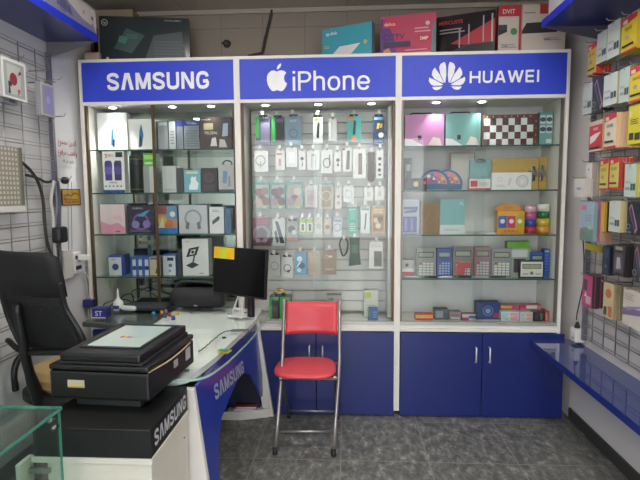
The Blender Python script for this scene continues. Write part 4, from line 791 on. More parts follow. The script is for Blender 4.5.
R(621.5, 637, 16, 51, 1.33, 6, 'cdb82e', 'b59a30', GL(0, '6a5a14'), P, 'yellow GLASS box with red top, uppermost at the right frame edge', 'yellow boxes stacked behind the uppermost frame-edge GLASS box')
R(607.5, 619.5, 22, 57, 1.33, 6, 'c3cdc4', '8a8f60', PAL(), P, 'pale green box left of the uppermost yellow GLASS box', 'green grey boxes stacked behind the uppermost pale green box')
R(597, 606.5, 32, 62, 1.33, 5, 'bcc6be', '8f9468', PAL(), P, 'smaller pale green box in the top row, below shelf bracket', 'pale boxes stacked behind the smaller top row box')
R(588, 596.5, 44, 75, 1.33, 5, 'cdb02e', 'b53a30', GL(0, '6a5a14'), P, 'yellow and red box at the far end of the top row', 'yellow boxes stacked behind the far top row box')
R(630, 644, 66, 101, 1.33, 6, 'd0b92a', 'b39b30', GL(0, '6a5a14'), P, 'yellow GLASS box cut by the frame, second row', 'yellow boxes stacked behind the second row frame-edge box')
R(619.5, 629, 68, 102, 1.34, 5, 'b4c4ba', '8a8c60', PAL(), P, 'pale green box beside the second row yellow GLASS box', 'pale boxes stacked behind the second row narrow box')
R(604, 616.5, 74, 105, 1.33, 6, 'c2ccc6', 'a39c6c', PAL(), P, 'wide pale green box in the middle of the second row', 'boxes stacked behind the wide pale green second row box')
R(592.5, 603, 77, 112, 1.34, 4, '2a2a30', '222226', DIA(), P, 'black box with pink diagonal band, second row', 'black boxes stacked behind the second row diagonal band box')
R(583, 591.5, 84, 114, 1.34, 4, 'b9c2bc', '9aa09a', PAL(), P, 'pale grey box at the far end of the second row', 'grey boxes stacked behind the far second row box')
R(628.5, 641, 105, 144, 1.34, 5, 'cfc32a', 'b5a41e', [('r', .1, .12, .45, .3, '2a2a22'), ('r', .55, .1, .95, .28, '3a3a26'), ('l', .2, .5, .8, .66, 3, '4a461e'), ('r', .1, .7, .35, .85, 'd8cf78')], P, 'bright yellow box with black squares, third row', 'bright yellow boxes stacked behind the third row box with squares')
R(604.5, 616, 114, 148, 1.32, 9, 'd4c8b4', 'c9a580', GL(0, '6a5a44'), P, 'cream GLASS box with red top and thick stack behind', 'cream boxes stacked behind the third row GLASS box')
R(589.5, 602, 121, 151, 1.33, 6, 'c4343e', 'b5a878', [('r', 0, .86, 1, 1, 'c9bfa8'), ('t', 'GLASS', .5, .74, .08, 'e8d8cc'), ('p', [(.1, .25), (.5, .35), (.9, .6), (.5, .58), (.1, .5)], 'e0d4d0'), ('r', .1, .08, .8, .14, '2a2420'), ('r', 0, 0, 1, .05, 'd8cfc4')], P, 'red box with white swoosh at the far end of the third row', 'beige edged boxes stacked behind the red swoosh box')
R(624.5, 636, 164, 197, 1.34, 6, 'b9cac0', 'a8a24a', PAL(), P, 'pale green box in the fourth row near the frame edge', 'yellow edged boxes stacked behind the fourth row pale green box')
R(609.5, 619, 158, 189, 1.33, 5, 'cfc05a', 'a8383c', GL(0, '6a5a24'), P, 'right one of two yellow GLASS boxes, fourth row', 'red edged boxes stacked behind the right fourth row GLASS box')
R(599.5, 608.5, 159, 190, 1.33, 5, 'cdbc50', 'a8383c', GL(0, '6a5a24'), P, 'left one of two yellow GLASS boxes, fourth row', 'red edged boxes stacked behind the left fourth row GLASS box')
R(585.5, 591.5, 163, 196, 1.34, 5, 'd0ccc6', 'a39a8c', [('p', [(.2, .2), (.7, .3), (.6, .5), (.3, .4)], '5a7ab0'), ('c', .5, .8, .04, '88888a')], P, 'narrow white box with blue swirl, fourth row', 'white boxes stacked behind the narrow blue swirl box')
R(574, 584.5, 179, 197, 1.30, 3, 'd0ccc8', 'b4afa8', [('t', 'ease', .5, .5, .2, '4a6aa8')], P, 'small white box with blue word at the far end, fourth row', 'small white boxes stacked behind the blue word box')
R(580.5, 593.5, 202, 241, 1.30, 4, '9cb4c4', '6d8a8a', [('r', .1, .8, .45, .92, 'c0788a'), ('p', [(0, 0), (1, 0), (1, .3), (.4, .36), (0, .3)], '6e8d84'), ('c', .75, .35, .05, 'c9cc5a'), ('c', .3, .2, .06, 'a86a5a'), ('l', .4, .5, .9, .7, 3, '86a0b4')], 'phone_case_box', 'light blue box with pink label at the far end, fifth row', 'blue boxes stacked behind the light blue box with pink label')
R(594.8, 600.5, 201, 242, 1.32, 4, 'b85a78', 'a88468', [('r', .3, .1, .8, .8, '7c5a5c')], 'phone_case_box', 'narrow pink box right of the light blue box', 'pink boxes stacked behind the narrow pink fifth row box')
R(601.5, 607, 202, 232, 1.33, 5, 'c9a62a', '2f2a28', [('r', .6, 0, 1, 1, 'a8861c')], 'phone_case_box', 'narrow golden yellow box in the fifth row', 'dark edged boxes stacked behind the golden yellow box')
R(609, 620, 201, 232, 1.33, 6, 'c0cbc0', 'c0ac7c', PAL(), P, 'pale green box with beige stack behind, fifth row', 'beige edged boxes stacked behind the fifth row pale green box')
R(627, 638, 202, 235, 1.34, 5, '20263a', '1c2030', DIA(), P, 'navy box with pink diagonal band, fifth row', 'navy boxes stacked behind the fifth row diagonal band box')
R(602.5, 609.5, 246, 275, 1.35, 5, '222c3e', '1c2230', [('c', .5, .3, .06, '3a8a8a'), ('r', .2, .6, .8, .9, '3c4860')], 'phone_case_box', 'slim navy box in the sixth row', 'navy boxes stacked behind the slim sixth row box')
R(613, 625, 245, 276, 1.34, 6, '3a3436', '2a2628', [('r', .15, .1, .85, .75, '55505a'), ('p', [(.3, .2), (.7, .25), (.6, .6), (.35, .6)], 'a8a0a8'), ('r', .2, .84, .8, .95, '9a948e')], 'phone_case_box', 'dark box with grey picture, sixth row', 'dark boxes stacked behind the sixth row grey picture box')
R(633, 643, 244, 283, 1.34, 6, '28262c', 'a8845a', DIA(), P, 'black box with pink diagonal band, sixth row at the frame edge', 'tan edged boxes stacked behind the sixth row diagonal band box')
R(582.5, 592, 275, 307, 1.34, 4, 'b8467a', '3c3436', [('r', .1, .5, .5, .85, '5c3a4a'), ('r', .4, .1, .9, .35, 'd0a8b8'), ('p', [(.2, .3), (.5, .35), (.4, .5)], 'd8c8cc')], 'phone_case_box', 'magenta box at the far end of the seventh row', 'dark boxes stacked behind the magenta box')
R(603, 613.5, 283, 318, 1.36, 4, 'c9bb90', '8f8668', [('c', .5, .7, .14, 1.2, 'c07a4a'), ('r', .1, .05, .4, .3, '4a4438'), ('r', .55, .05, .9, .35, 'c46a4a')], 'phone_case_box', 'cream box with orange circle, alone in the seventh row', 'cream boxes stacked behind the orange circle box')
R(622, 642, 290, 328, 1.36, 4, 'd0c8be', 'b8a890', [('p', [(0, .25), (1, .4), (1, .55), (0, .45)], '7a6a98'), ('p', [(.2, .4), (1, .6), (1, .66), (.2, .5)], '9888b0'), ('l', .1, .7, .6, .9, 3, 'b0a89e')], 'phone_case_box', 'white box with purple wave near the bottom right rack', 'white boxes stacked behind the purple wave box', th=.018)
b = MB(); A = hit(586, 246, 0, 1.40); B = hit(603, 246, 0, 1.40); b.box(-.006, B.y-A.y, 0, .006, 0, .035, mat('c4b43a', .5)); o = b.build('price_strip', None, (1.40, A.y, A.z-.018)); tag(o, 'yellow strip label on the right rack below the light blue box', 'label strip')

# left wall hung goods
def lpack(px0, px1, pt, pb, xf, name, label, face, side, items, d=.03):
    A = hit(px0, (pt+pb)/2, 0, xf); B = hit(px1, (pt+pb)/2, 0, xf); T = hit((px0+px1)/2, pt, 0, xf); Bt = hit((px0+px1)/2, pb, 0, xf)
    o = carton(name, label, 'pack', abs(A.y-B.y), d, T.z-Bt.z, (xf-d/2, (A.y+B.y)/2, Bt.z), face, side, items, rz=PI/2)
    b = MB(); b.tube([(XL+.02, (A.y+B.y)/2, T.z+.008), (xf+.05, (A.y+B.y)/2, T.z+.008), (xf+.058, (A.y+B.y)/2, T.z+.022)], .003, WIRE, 6)
    h = b.build('peg_hook', None); tag(h, 'wire hook carrying the '+label.split(',')[0], 'hook'); return o
lpack(2, 26, 60, 99, -1.70, 'phone_case_pack', 'white framed case pack with red flower, left wall', 'd9d8d2', 'a8a8a6', [('r', .08, .05, .92, .92, '9c9f9a'), ('r', .2, .12, .75, .85, 'b8b8b0'), ('c', .45, .5, .16, .9, '8c2c36'), ('r', .22, .3, .36, .42, '2c3a34'), ('c', .65, .22, .06, 'c0404c'), ('p', [(.2, .12), (.3, .12), (.26, .5)], '3a4038'), ('p', [(.6, .6), (.8, .7), (.7, .75)], '4a5048')])
lpack(3, 18, 96, 104, -1.74, 'phone_case_pack', 'dim pack peeking below the red flower pack', 'a09fa6', '8a8a92', [('r', .4, .2, .8, .6, '5c5c8a')])
lpack(41, 54.5, 84, 116, -1.70, 'phone_case_pack', 'grey framed case pack with lilac window, left wall', 'b4b2b4', '8f8d92', [('r', .1, .05, .9, .93, '8f8e9a'), ('r', .3, .1, .85, .88, '8c88b8'), ('c', .5, .5, .12, .8, 'a39fc8')])
for i, (px, py) in enumerate(((44, 72), (60, 81), (64, 117.5), (70, 180))):
    xx = -1.83; A = hit(px-14, py-1, 0, -1.80)
    b = MB(); tip = hit(px, py, 1, A.y); b.tube([(XL+.02, A.y, A.z), (tip.x, A.y, A.z), (tip.x+.012, A.y, A.z+.018)], .003, WIRE, 6)
    o = b.build('peg_hook', None); tag(o, ['empty wire hook between the two left wall case packs', 'empty wire hook above the lilac window pack', 'empty wire hook below the lilac window pack', 'wire hook holding the round black clip near the yellow sign'][i], 'hook')
# perforated beige panel
A = hit(0, 180, 0, -1.77); B = hit(19, 180, 0, -1.77); T = hit(10, 147, 0, -1.77); Bt = hit(10, 206, 0, -1.77)
b = MB(); w = .42; h = T.z-Bt.z; b.box(-w, -.02, 0, 0, .02, h, mat('8f897c', .5)); b.box(-w-.01, -.024, -.03, .008, .022, 0, mat('cfcdc8', .4)); b.box(-.02, -.026, 0, 0, .022, h, mat('6d675c', .5))
for i in range(14):
    for j in range(12): b.box(-w+.02+i*.027, -.0225, .012+j*h/12.3, -w+.032+i*.027, -.0205, .012+j*h/12.3+.014, mat('c2bdb0', .6))
o = b.build('perforated_panel', None, (-1.77, B.y, Bt.z), PI/2); tag(o, 'beige perforated panel mounted on the left wire grid', 'panel')
# cables on the left wall
def wall_tube(pts, r, m, label, x=-1.78, name='cable', cat='cable'):
    b = MB(); b.tube([hit(p[0], p[1], 0, p[2] if len(p) > 2 else x) for p in pts], r, m, 8, smooth=True); o = b.build(name, None); tag(o, label, cat); return o
wall_tube([(19, 160), (30, 170), (38, 182), (43, 200), (45, 225), (48, 245), (55, 262)], .009, mat('2c2b2a', .5), 'thick dark cable curving down the left wire grid')
wall_tube([(26, 175), (36, 177.5), (46, 182), (52, 181)], .008, mat('302f2e', .5), 'short dark cable end sticking out above the strap bundle')
wall_tube([(54, 181, -1.76), (51, 200, -1.76), (53, 216, -1.76), (54, 240, -1.76), (56, 262, -1.76)], .010, mat('b5b3b0', .5), 'pale grey cable bundle hanging from the left grid end')
wall_tube([(58, 181, -1.75), (60, 200, -1.75), (60, 225, -1.75), (59.5, 260, -1.75), (60, 275, -1.75)], .007, mat('48484e', .5), 'dark strap hanging down to the black power adapter')
wall_tube([(55, 182, -1.765), (57, 205, -1.765), (55, 222, -1.765), (57, 240, -1.765)], .008, mat('6f7484', .5), 'blue grey cable in the bundle at the left grid end')
for i, px in enumerate((68, 71.5)): wall_tube([(px, 182, -1.80), (px, 210, -1.80), (px+.5, 250, -1.80)], .002, mat('77757a', .5), ['left thin wire hanging beside the yellow sign', 'right thin wire hanging beside the yellow sign'][i])
b = MB(); A = hit(60, 242, 0, -1.73); b.box(-.03, -.045, 0, .03, .045, .10, mat('202124', .4), .02); o = b.build('power_adapter', None, (-1.735, hit(60, 235, 0, -1.735).y, hit(60, 243, 0, -1.735).z), 0); tag(o, 'black oval power adapter hanging from the left grid end', 'adapter')
b = MB(); A = hit(65, 180.5, 0, -1.76); b.lathe([(.006, -.02), (.022, -.012), (.022, .012), (.006, .02)], mat('2a2a2c', .4), 16, axis=1); o = b.build('round_clip', None, (-1.76, A.y, A.z)); tag(o, 'round black clip on a wire hook by the yellow sign', 'clip')
# signs on the left wall
def lsign(px0, px1, pt, pb, name, label, col, items, border=None, d=.003):
    A = hit(px0, (pt+pb)/2, 0, XL+d); B = hit(px1, (pt+pb)/2, 0, XL+d); T = hit((px0+px1)/2, pt, 0, XL+d); Bt = hit((px0+px1)/2, pb, 0, XL+d)
    carton(name, label, 'sign', abs(A.y-B.y), d, T.z-Bt.z, (XL+d/2+.0005, (A.y+B.y)/2, Bt.z), col, col, items, rz=PI/2)
AR1 = '\uFEC9\uFEEE\uFEE8\uFEE4\uFEE3 \uFEE6\uFEF3\uFEAA\uFEDF\uFE8D'
AR2 = '\uFEC9\uFEEE\uFED3\uFEAE\uFEE3 \uFE90\uFE98\uFECC\uFEDF\uFE8D\uFEED'
AR3 = '\uFEEA\uFEE0\uFEDF\uFE8D \uFEF0\uFEE0\uFECB \uFED5\uFEAF\uFEAE\uFEDF\uFE8D\uFEED'
lsign(55.5, 78, 133, 167, 'paper_notice', 'white paper notice with two red Arabic lines, left wall', 'd9d8d6', [('t', AR1, .5, .73, .15, .8, 'a83a48'), ('t', AR2, .5, .43, .15, .85, 'a83a48'), ('t', AR3, .5, .17, .07, .6, '3a3a3c')])
lsign(61.5, 80.5, 189, 205.5, 'yellow_sign', 'small yellow sign with black border and dark script, left wall', '2b2622', [('r', .05, .06, .95, .94, 'b8902c'), ('p', [(.12, .55), (.3, .62), (.5, .55), (.7, .72), (.9, .6), (.9, .66), (.7, .8), (.5, .62), (.3, .7), (.12, .62)], '5c3318'), ('r', .3, .6, .33, .82, '5c3318'), ('r', .55, .6, .58, .86, '5c3318'), ('l', .15, .15, .88, .42, 2, '6e3f1c'), ('c', .14, .4, .1, 'a8442c')])
# socket box and outlets
t = thing('trunking_box', 'pale narrow trunking box with socket on the left wall beside the cabinet', 'socket box', (XL, hit(67, 265, 0, XL).y, hit(67, 278, 0, XL).z))
b = MB(); y0 = hit(62.5, 260, 0, XL+.02).y-t.location.y; y1 = hit(71.5, 260, 0, XL+.02).y-t.location.y; b.box(0, y0, 0, .03, y1, .19, mat('cbc8c2', .4), .004); b.build('trunking', t)
b = MB(); y2 = hit(74, 260, 0, XL+.03).y-t.location.y; y3 = hit(81, 260, 0, XL+.03).y-t.location.y; b.box(0, y2, .02, .035, y3, .16, mat('dedbd6', .35), .004); s_ = b.build('socket_plate', t)
for zz in (.045, .115):
    b = MB(); b.box(.035, y2+.01, zz, .038, y3-.01, zz+.025, mat('2c2c50', .4)); b.build('socket_opening', s_)
t2 = thing('usb_charger', 'white plug charger with lead in the upper left wall socket', 'charger', (XL+.041, t.location.y+(y2+y3)/2, t.location.z+.125))
b = MB(); b.box(0, -.018, -.018, .075, .018, .018, mat('e6e4e0', .3), .005); b.build('body', t2)
P = [hit(p[0], p[1], 1, -.04) for p in ((84, 271), (88, 277), (91, 287), (92, 300), (92.5, 318), (93, 330))]
b = MB(); b.tube(P, .0035, mat('d6d4d0', .4), 8, smooth=True); o = b.build('white_cable', None); tag(o, 'white cable running down the left cabinet post', 'cable')
b = MB(); P = [hit(p[0], p[1], 1, -.035) for p in ((82, 270), (86, 281), (88, 295), (88.5, 312), (90, 330))]; b.tube(P, .003, mat('c9c7c3', .4), 8, smooth=True); o = b.build('white_cable', None); tag(o, 'second white cable left of the first on the cabinet post', 'cable')
b = MB(); A = hit(84.5, 303, 1, -.03); B = hit(94.5, 303, 1, -.03); zt = hit(89, 299, 1, -.03).z; zb_ = hit(89, 307, 1, -.03).z; b.box(A.x-.0, -.055, zb_, B.x, -.004, zt, mat('2a2866', .35), .006); o = b.build('tape_band', None); tag(o, 'blue band holding the white cables to the cabinet post', 'tape')

# right wall: cable and adapter
b = MB(); P = [hit(p[0], p[1], 0, XR-.02) for p in ((583, 238), (584, 262), (583, 285), (580, 300), (577, 314), (576.5, 320))]; b.tube(P, .0035, BLACK, 8, smooth=True); o = b.build('black_cable', None); tag(o, 'thin black cord hanging on the right wall by the rack', 'cord')
t = thing('plug_adapter', 'white plug adapter at the end of the black cord', 'adapter', (XR-.03, hit(577, 332, 0, XR-.03).y, hit(577, 341, 0, XR-.03).z))
b = MB(); b.box(-.03, -.045, 0, .028, .035, .085, mat('d8d5d0', .35), .006); b.build('body', t)
b = MB(); b.lathe([(.018, .086), (.014, .105), (.006, .125)], BLACK, 14); b.build('plug', t)
b = MB(); b.box(-.032, -.02, .02, -.0305, -.008, .03, BLACK); b.build('socket_hole', t)

# ------------------------------------------------------------------ low blue counter, right
t = thing('wall_counter', 'low glossy blue counter along the right wall', 'counter', (1.36, -.02, .51))
b = MB(); b.box(-.15, -3.0, 0, .14, 0, .036, mat('1c2c80', .3)); b.build('board', t, bevel=.002)
b = MB(); b.box(-.152, -3.0, .0365, .14, 0, .0425, mat('2c3a72', .07, coat=.6)); b.build('glass_top', t)
for yy in (-.35, -1.5, -2.6):
    b = MB(); b.prism([(.14, 0), (-.02, 0), (.14, -.16)], 1, yy-.02, yy, mat('d0cec8', .5)); b.build('bracket', t)

# ------------------------------------------------------------------ red folding chair
t = thing('folding_chair', 'red vinyl folding chair with grey tube frame facing the camera', 'chair', (-.26, -.36, 0))
ox, oy = -.26, -.36
RED = mat('cd404a', .42, coat=.15, bump=.05); TUBE = mat('a9a39f', .32, .75)
def squircle(w, d, n=36, e=2.6, front=1.0):
    r = []
    for k in range(n):
        a = 2*PI*k/n; c, s = math.cos(a), math.sin(a)
        r.append((w*math.copysign(abs(c)**(2/e), c), d*math.copysign(abs(s)**(2/e), s)))
    return r
b = MB()
prof = [(.92, .428), (1.0, .434), (1.01, .443), (.975, .453), (.87, .458), (.5, .461), (.0, .458)]
rings = []; 
for k_, zz in prof[:-1]: rings.append([(x*k_*(1 if y < 0 else 1-.35*y), y*k_+.045, zz) for x, y in squircle(.190, .178, e=3.4)])
vs = [c for R_ in rings for c in R_]; n = 36; fs = []
for i in range(len(rings)-1):
    for k in range(n): fs.append((i*n+k, i*n+(k+1) % n, (i+1)*n+(k+1) % n, (i+1)*n+k))
fs.append(tuple(range(n-1, -1, -1))); fs.append(tuple((len(rings)-1)*n+k for k in range(n)))
for f in b.faces(vs, fs, RED): f.smooth = len(f.verts) == 4
b.build('seat', t)
# back tubes run from the top of the backrest to the front feet
def back_pt(s, z):  # side tube position at height z
    if z > .45: y = -.34+(z-.45)*.36
    else: y = -.34-(.45-z)*.50
    x = (-.405 if z > .45 else -.405-(.45-z)*.05) if s < 0 else (-.050 if z > .45 else -.050-(.45-z)*.075)
    return (x-ox, y-oy, z)
for s in (-1, 1):
    zs = (.85, .7, .5, .40, .2, .02) 
    pts = [back_pt(s, q) for q in zs]
    if s < 0: pts[4] = (-.416-ox, -.455-oy, .2); pts[5] = (-.425-ox, -.548-oy, .02)
    b = MB(); b.tube(pts, .0115, TUBE, 12); lg = b.build('front_leg', t)
    b = MB(); p = pts[-1]; b.lathe([(.014, 0), (.016, .004), (.014, .04)], BLACKM, 12, o=(p[0], p[1], .0005)); b.build('foot_cap', lg)
for s in (-1, 1):
    xt = -.40 if s < 0 else -.075; xb = -.398 if s < 0 else -.072
    pts = [(xt-ox+.0, -.44-oy, .425), (xt-ox+.004*s, -.40-oy, .415), ((xt+xb)/2-ox, -.27-oy, .24), (xb-ox, -.075-oy, .02)]
    b = MB(); b.tube(pts, .0105, mat('8c8682', .35, .75), 12); lg = b.build('rear_leg', t)
    p = pts[-1]; b = MB(); b.lathe([(.013, 0), (.015, .004), (.013, .035)], BLACKM, 12, o=(p[0], p[1], .0005)); b.build('foot_cap', lg)
b = MB(); b.tube([(-.398-ox, -.105-oy, .066), (-.072-ox, -.105-oy, .066)], .0065, TUBE, 10); b.build('rear_stretcher', t)
b = MB(); b.tube([(-.432-ox, -.478-oy, .105), (-.078-ox, -.468-oy, .105)], .0065, TUBE, 10); b.build('front_stretcher', t)
b = MB(); b.tube([(-.395-ox, -.17-oy, .418), (-.06-ox, -.17-oy, .418)], .008, TUBE, 10); b.tube([(-.395-ox, -.44-oy, .418), (-.06-ox, -.44-oy, .418)], .008, TUBE, 10); b.build('seat_rail', t)
b = MB(); nx, nz = 14, 8; G = []
for side in (0, 1):
    for j in range(nz+1):
        for i in range(nx+1):
            u = i/nx*2-1; v = j/nz
            z = .640+v*.195-(.006*(1-u*u) if v > .5 else 0); x = u*.163+(-.2275); p = back_pt(-1, z)
            y = p[1]+.035*(1-u*u)-.004
            th = .010*(1-abs(u)**6)*(1-abs(2*v-1)**6)+.003
            G.append((x-ox, y+(th if side else -th), z))
N1 = (nx+1)*(nz+1); fs = []
for s in (0, 1):
    for j in range(nz):
        for i in range(nx):
            a = s*N1+j*(nx+1)+i; q = (a, a+1, a+nx+2, a+nx+1); fs.append(q if s == 0 else q[::-1])
for i in range(nx):
    fs.append((i, i+N1, i+1+N1, i+1)); a = nz*(nx+1)+i; fs.append((a, a+1, a+1+N1, a+N1))
for j in range(nz):
    a = j*(nx+1); fs.append((a, a+nx+1, a+nx+1+N1, a+N1)); a += nx; fs.append((a, a+N1, a+nx+1+N1, a+nx+1))
for f in b.faces(G, fs, RED): f.smooth = True
b.build('backrest', t)

# ------------------------------------------------------------------ reception desk
t = thing('reception_desk', 'white reception desk with curved glass top and blue SAMSUNG front panel', 'desk', (-.9, -.7, 0))
dx, dy = .9, .7   # offsets: local = world + (dx, dy)
def L(p): return (p[0]+dx, p[1]+dy)
def bez(pts, n=6):
    q = []
    for i in range(len(pts)-1):
        p0 = V(pts[max(i-1, 0)]); p1 = V(pts[i]); p2 = V(pts[i+1]); p3 = V(pts[min(i+2, len(pts)-1)])
        for k in range(n):
            s = k/n; q.append(tuple(.5*((2*p1)+(p2-p0)*s+(2*p0-5*p1+4*p2-p3)*s*s+(3*p1-p0-3*p2+p3)*s**3)))
    return q+[tuple(pts[-1])]
outer = bez([(-.507, -.052), (-.492, -.35), (-.503, -.798), (-.53, -1.08), (-.555, -1.24), (-.59, -1.345), (-.65, -1.385), (-.745, -1.397)])
inner = bez([(-.575, -.06), (-.565, -.35), (-.60, -.764), (-.63, -1.08), (-.667, -1.279), (-.70, -1.33), (-.75, -1.35)])
tail = [(-1.14, -1.397), (-1.20, -1.25), (-1.17, -.57), (-1.62, -.45), (-1.62, -.03)]
b = MB(); b.prism([L(p) for p in inner+[(-1.14, -1.35), (-1.19, -1.22), (-1.16, -.75), (-1.15, -.04)]], 2, .725, .752, mat('e9ebe8', .4)); b.build('desktop', t)
b = MB(); b.prism([L(p) for p in ((-1.152, -.04), (-1.160, -.56), (-1.61, -.44), (-1.61, -.04))], 2, .725, .752, mat('4a504e', .4)); b.build('desktop_wing', t)
b = MB(); b.prism([L(p) for p in outer+tail], 2, .760, .770, glass('fdfffe', .6)); gt = b.build('glass_top', t)
b = MB(); eo = outer
for i in range(len(eo)-1):
    p, q = L(eo[i]), L(eo[i+1]); d = V((q[0]-p[0], q[1]-p[1])).normalized(); nrm = V((-d.y, d.x))*-1
    nn = V((d.y, -d.x)) 
    nn = V((1, 0)) if False else (V((-d.y, d.x)) if V((-d.y, d.x)).x > 0 or (abs(d.x) > .7 and V((-d.y, d.x)).y < 0) else V((d.y, -d.x)))
    e = .0015
    b.faces([(p[0], p[1], .760), (q[0], q[1], .760), (q[0]+nn.x*e, q[1]+nn.y*e, .760), (p[0]+nn.x*e, p[1]+nn.y*e, .760), (p[0], p[1], .770), (q[0], q[1], .770), (q[0]+nn.x*e, q[1]+nn.y*e, .770), (p[0]+nn.x*e, p[1]+nn.y*e, .770)],
            [(0, 1, 2, 3), (4, 7, 6, 5), (3, 2, 6, 7)], mat('9cc4b6', .2))
b.build('polished_edge', gt)
for p in ((-.66, -.2), (-.66, -.75), (-.70, -1.25), (-1.1, -.3)):
    b = MB(); q = L(p); b.lathe([(.012, .7525), (.012, .7595)], CHROME, 14, o=(q[0], q[1], 0)); b.build('glass_spacer', t)
# blue front panel: from near leg to far leg, slightly slanted, with an arch cut out
NP = 26; ptop, pbot = [], []
def ptx(s): # plan position at top
    y = -1.34+1.27*s; x = -.630+.015*math.sin(s*PI)+.01*s; return x, y
def low(s):
    # lower edge height along the panel
    if s < .06: return .02
    k = [(0.06, .05), (.12, .36), (.20, .47), (.32, .50), (.46, .525), (.58, .51), (.70, .44), (.80, .33), (.88, .22), (.93, .18), (.965, .21), (.99, .30), (1.0, .30)]
    for i in range(len(k)-1):
        if k[i][0] <= s <= k[i+1][0]:
            f = (s-k[i][0])/(k[i+1][0]-k[i][0]); return k[i][1]+(k[i+1][1]-k[i][1])*f
    return .3
vs = []
SS = [i/60 for i in range(61)]
for off in (0, -.012):
    for s in SS:
        x, y = ptx(s); z0 = low(s); z1 = .722
        for z in (z0, z1):
            xx = x+(.722-z)*.10+off; q = L((xx, y)); vs.append((q[0], q[1], z))
n = len(SS); fs = []
for i in range(n-1):
    a = 2*i; fs += [(a, a+2, a+3, a+1), (2*n+a, 2*n+a+1, 2*n+a+3, 2*n+a+2), (a, 2*n+a, 2*n+a+2, a+2), (a+1, a+3, 2*n+a+3, 2*n+a+1)]
fs += [(0, 1, 2*n+1, 2*n), (2*n-2, 4*n-2, 4*n-1, 2*n-1)]
b = MB(); b.faces(vs, fs, mat('20379a', .3, coat=.2)); fp = b.build('front_panel', t)
# lettering on the panel
tv, tf, tw = textmesh('SAMSUNG!', 0)
b = MB(); vv = []
pa = hit(215.2, 393, 0, -.605); pb = hit(243, 366, 0, -.59); k = .070/.7
for p in tv:
    f = p[0]/tw+.5; yv = pa.y+(pb.y-pa.y)*f; z = pa.z+(pb.z-pa.z)*f-.035+p[1]*k
    x, y = ptx((yv+1.34)/1.27); q = L((x+(.722-z)*.10+.003+p[2], yv)); vv.append((q[0], q[1], z))
b.faces(vv, tf, mat('a8b4cc', .35)); b.build('lettering', fp)
# near and far legs (slanted white boards)
def board4(name, P, th, m):
    b = MB(); Q = [(p[0]+dx, p[1]+dy, p[2]) for p in P]; Q2 = [(x, y+th, z) for x, y, z in Q]
    b.faces(Q+Q2, [(0, 1, 2, 3), (7, 6, 5, 4), (0, 4, 5, 1), (1, 5, 6, 2), (2, 6, 7, 3), (3, 7, 4, 0)], m); return b.build(name, t, bevel=.002)
board4('near_leg', [(-.70, -1.375, 0), (-.545, -1.375, 0), (-.632, -1.375, .722), (-.69, -1.375, .722)], .03, WHITE)
board4('far_leg', [(-.575, -.06, .0), (-.505, -.06, .0), (-.612, -.06, .724), (-.675, -.06, .724)], .03, WHITE)
b = MB(); b.prism([L(p) for p in ((-.98, -.125), (-.72, -.125), (-.535, -.07), (-.535, -.022), (-.98, -.022))], 2, .0, .06, WHITE); b.build('foot_plinth', t, bevel=.002)
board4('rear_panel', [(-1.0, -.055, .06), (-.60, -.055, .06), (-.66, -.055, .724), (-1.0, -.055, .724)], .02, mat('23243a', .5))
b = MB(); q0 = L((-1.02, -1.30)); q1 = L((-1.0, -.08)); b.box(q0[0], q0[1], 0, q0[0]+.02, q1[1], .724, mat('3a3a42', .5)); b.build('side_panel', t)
# magazines inside the desk foot
for i, (c, lab) in enumerate((('d2cfc8', 'white booklet lying on the desk foot under the arch'), ('b0444c', 'red booklet on top of the white booklet under the desk arch'))):
    b = MB(); b.box(-.07, -.022, 0, .07, .022, .016, mat(c, .4)); b.box(-.066, -.023, .003, .066, -.0221, .012, mat('e6e4e0')); o = b.build('booklet', None, (-.70+.015*i, -.097, .0615+.017*i), .04*i); tag(o, lab, 'booklet')
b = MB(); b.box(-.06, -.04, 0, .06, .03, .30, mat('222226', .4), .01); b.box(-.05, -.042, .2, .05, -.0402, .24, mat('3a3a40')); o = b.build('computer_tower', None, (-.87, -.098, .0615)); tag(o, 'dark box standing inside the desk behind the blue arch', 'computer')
b = MB(); b.box(-.03, -.02, 0, .03, .02, .006, mat('c9bf2e', .4)); b.box(-.03, -.014, .006, .02, .012, .010, mat('4f9a5c', .4))
o = b.build('sticker_pack', None, (-.60, -.98, .7535), -.3); tag(o, 'small yellow green sticker showing under the glass edge', 'sticker')
ZD = .7712
# monitor
t = thing('monitor', 'black flat monitor with yellow sticky notes on a white triangular stand', 'monitor', (hit(238.5, 270, 1, -.33).x, -.33, ZD), -.50)
z0 = hit(240, 296, 1, -.33).z-ZD; h = hit(240, 248, 1, -.33).z-ZD-z0; w = .415
b = MB(); b.box(-w/2, -.012, 0, w/2, .014, h, BLACK, .004); sc = b.build('casing', t, (0, 0, z0))
b = MB(); b.box(-w/2+.006, -.0135, .012, w/2-.006, -.0122, h-.006, mat('0b0c0f', .15)); b.build('screen', sc)
for i, c in enumerate(('e0b022', 'b9c43a', 'e3b41f')):
    b = MB(); x = -w/2+.002+i*.053; b.box(x, -.0155-.0008*i, h-.075, x+.056+.004*i, -.0137-.0008*i, h-.003, mat(c, .6)); b.build('sticky_note', sc)
sc.rotation_euler = (math.radians(-4), math.radians(.5), 0)
b = MB(); wm = mat('dcdad6', .3); b.box(-.062, -.045, 0, .055, .05, .006, wm, .002)
b.tube([(-.045, -.02, .006), (-.008, .02, z0+.03), (.045, -.02, .008)], .006, wm, 8); b.tube([(-.03, -.005, .045), (.02, -.005, .045)], .005, wm, 8); b.build('triangular_stand', t)
b = MB(); b.box(.06, .0, 0, .10, .03, z0+.02, BLACK, .006); b.build('rear_support', t)
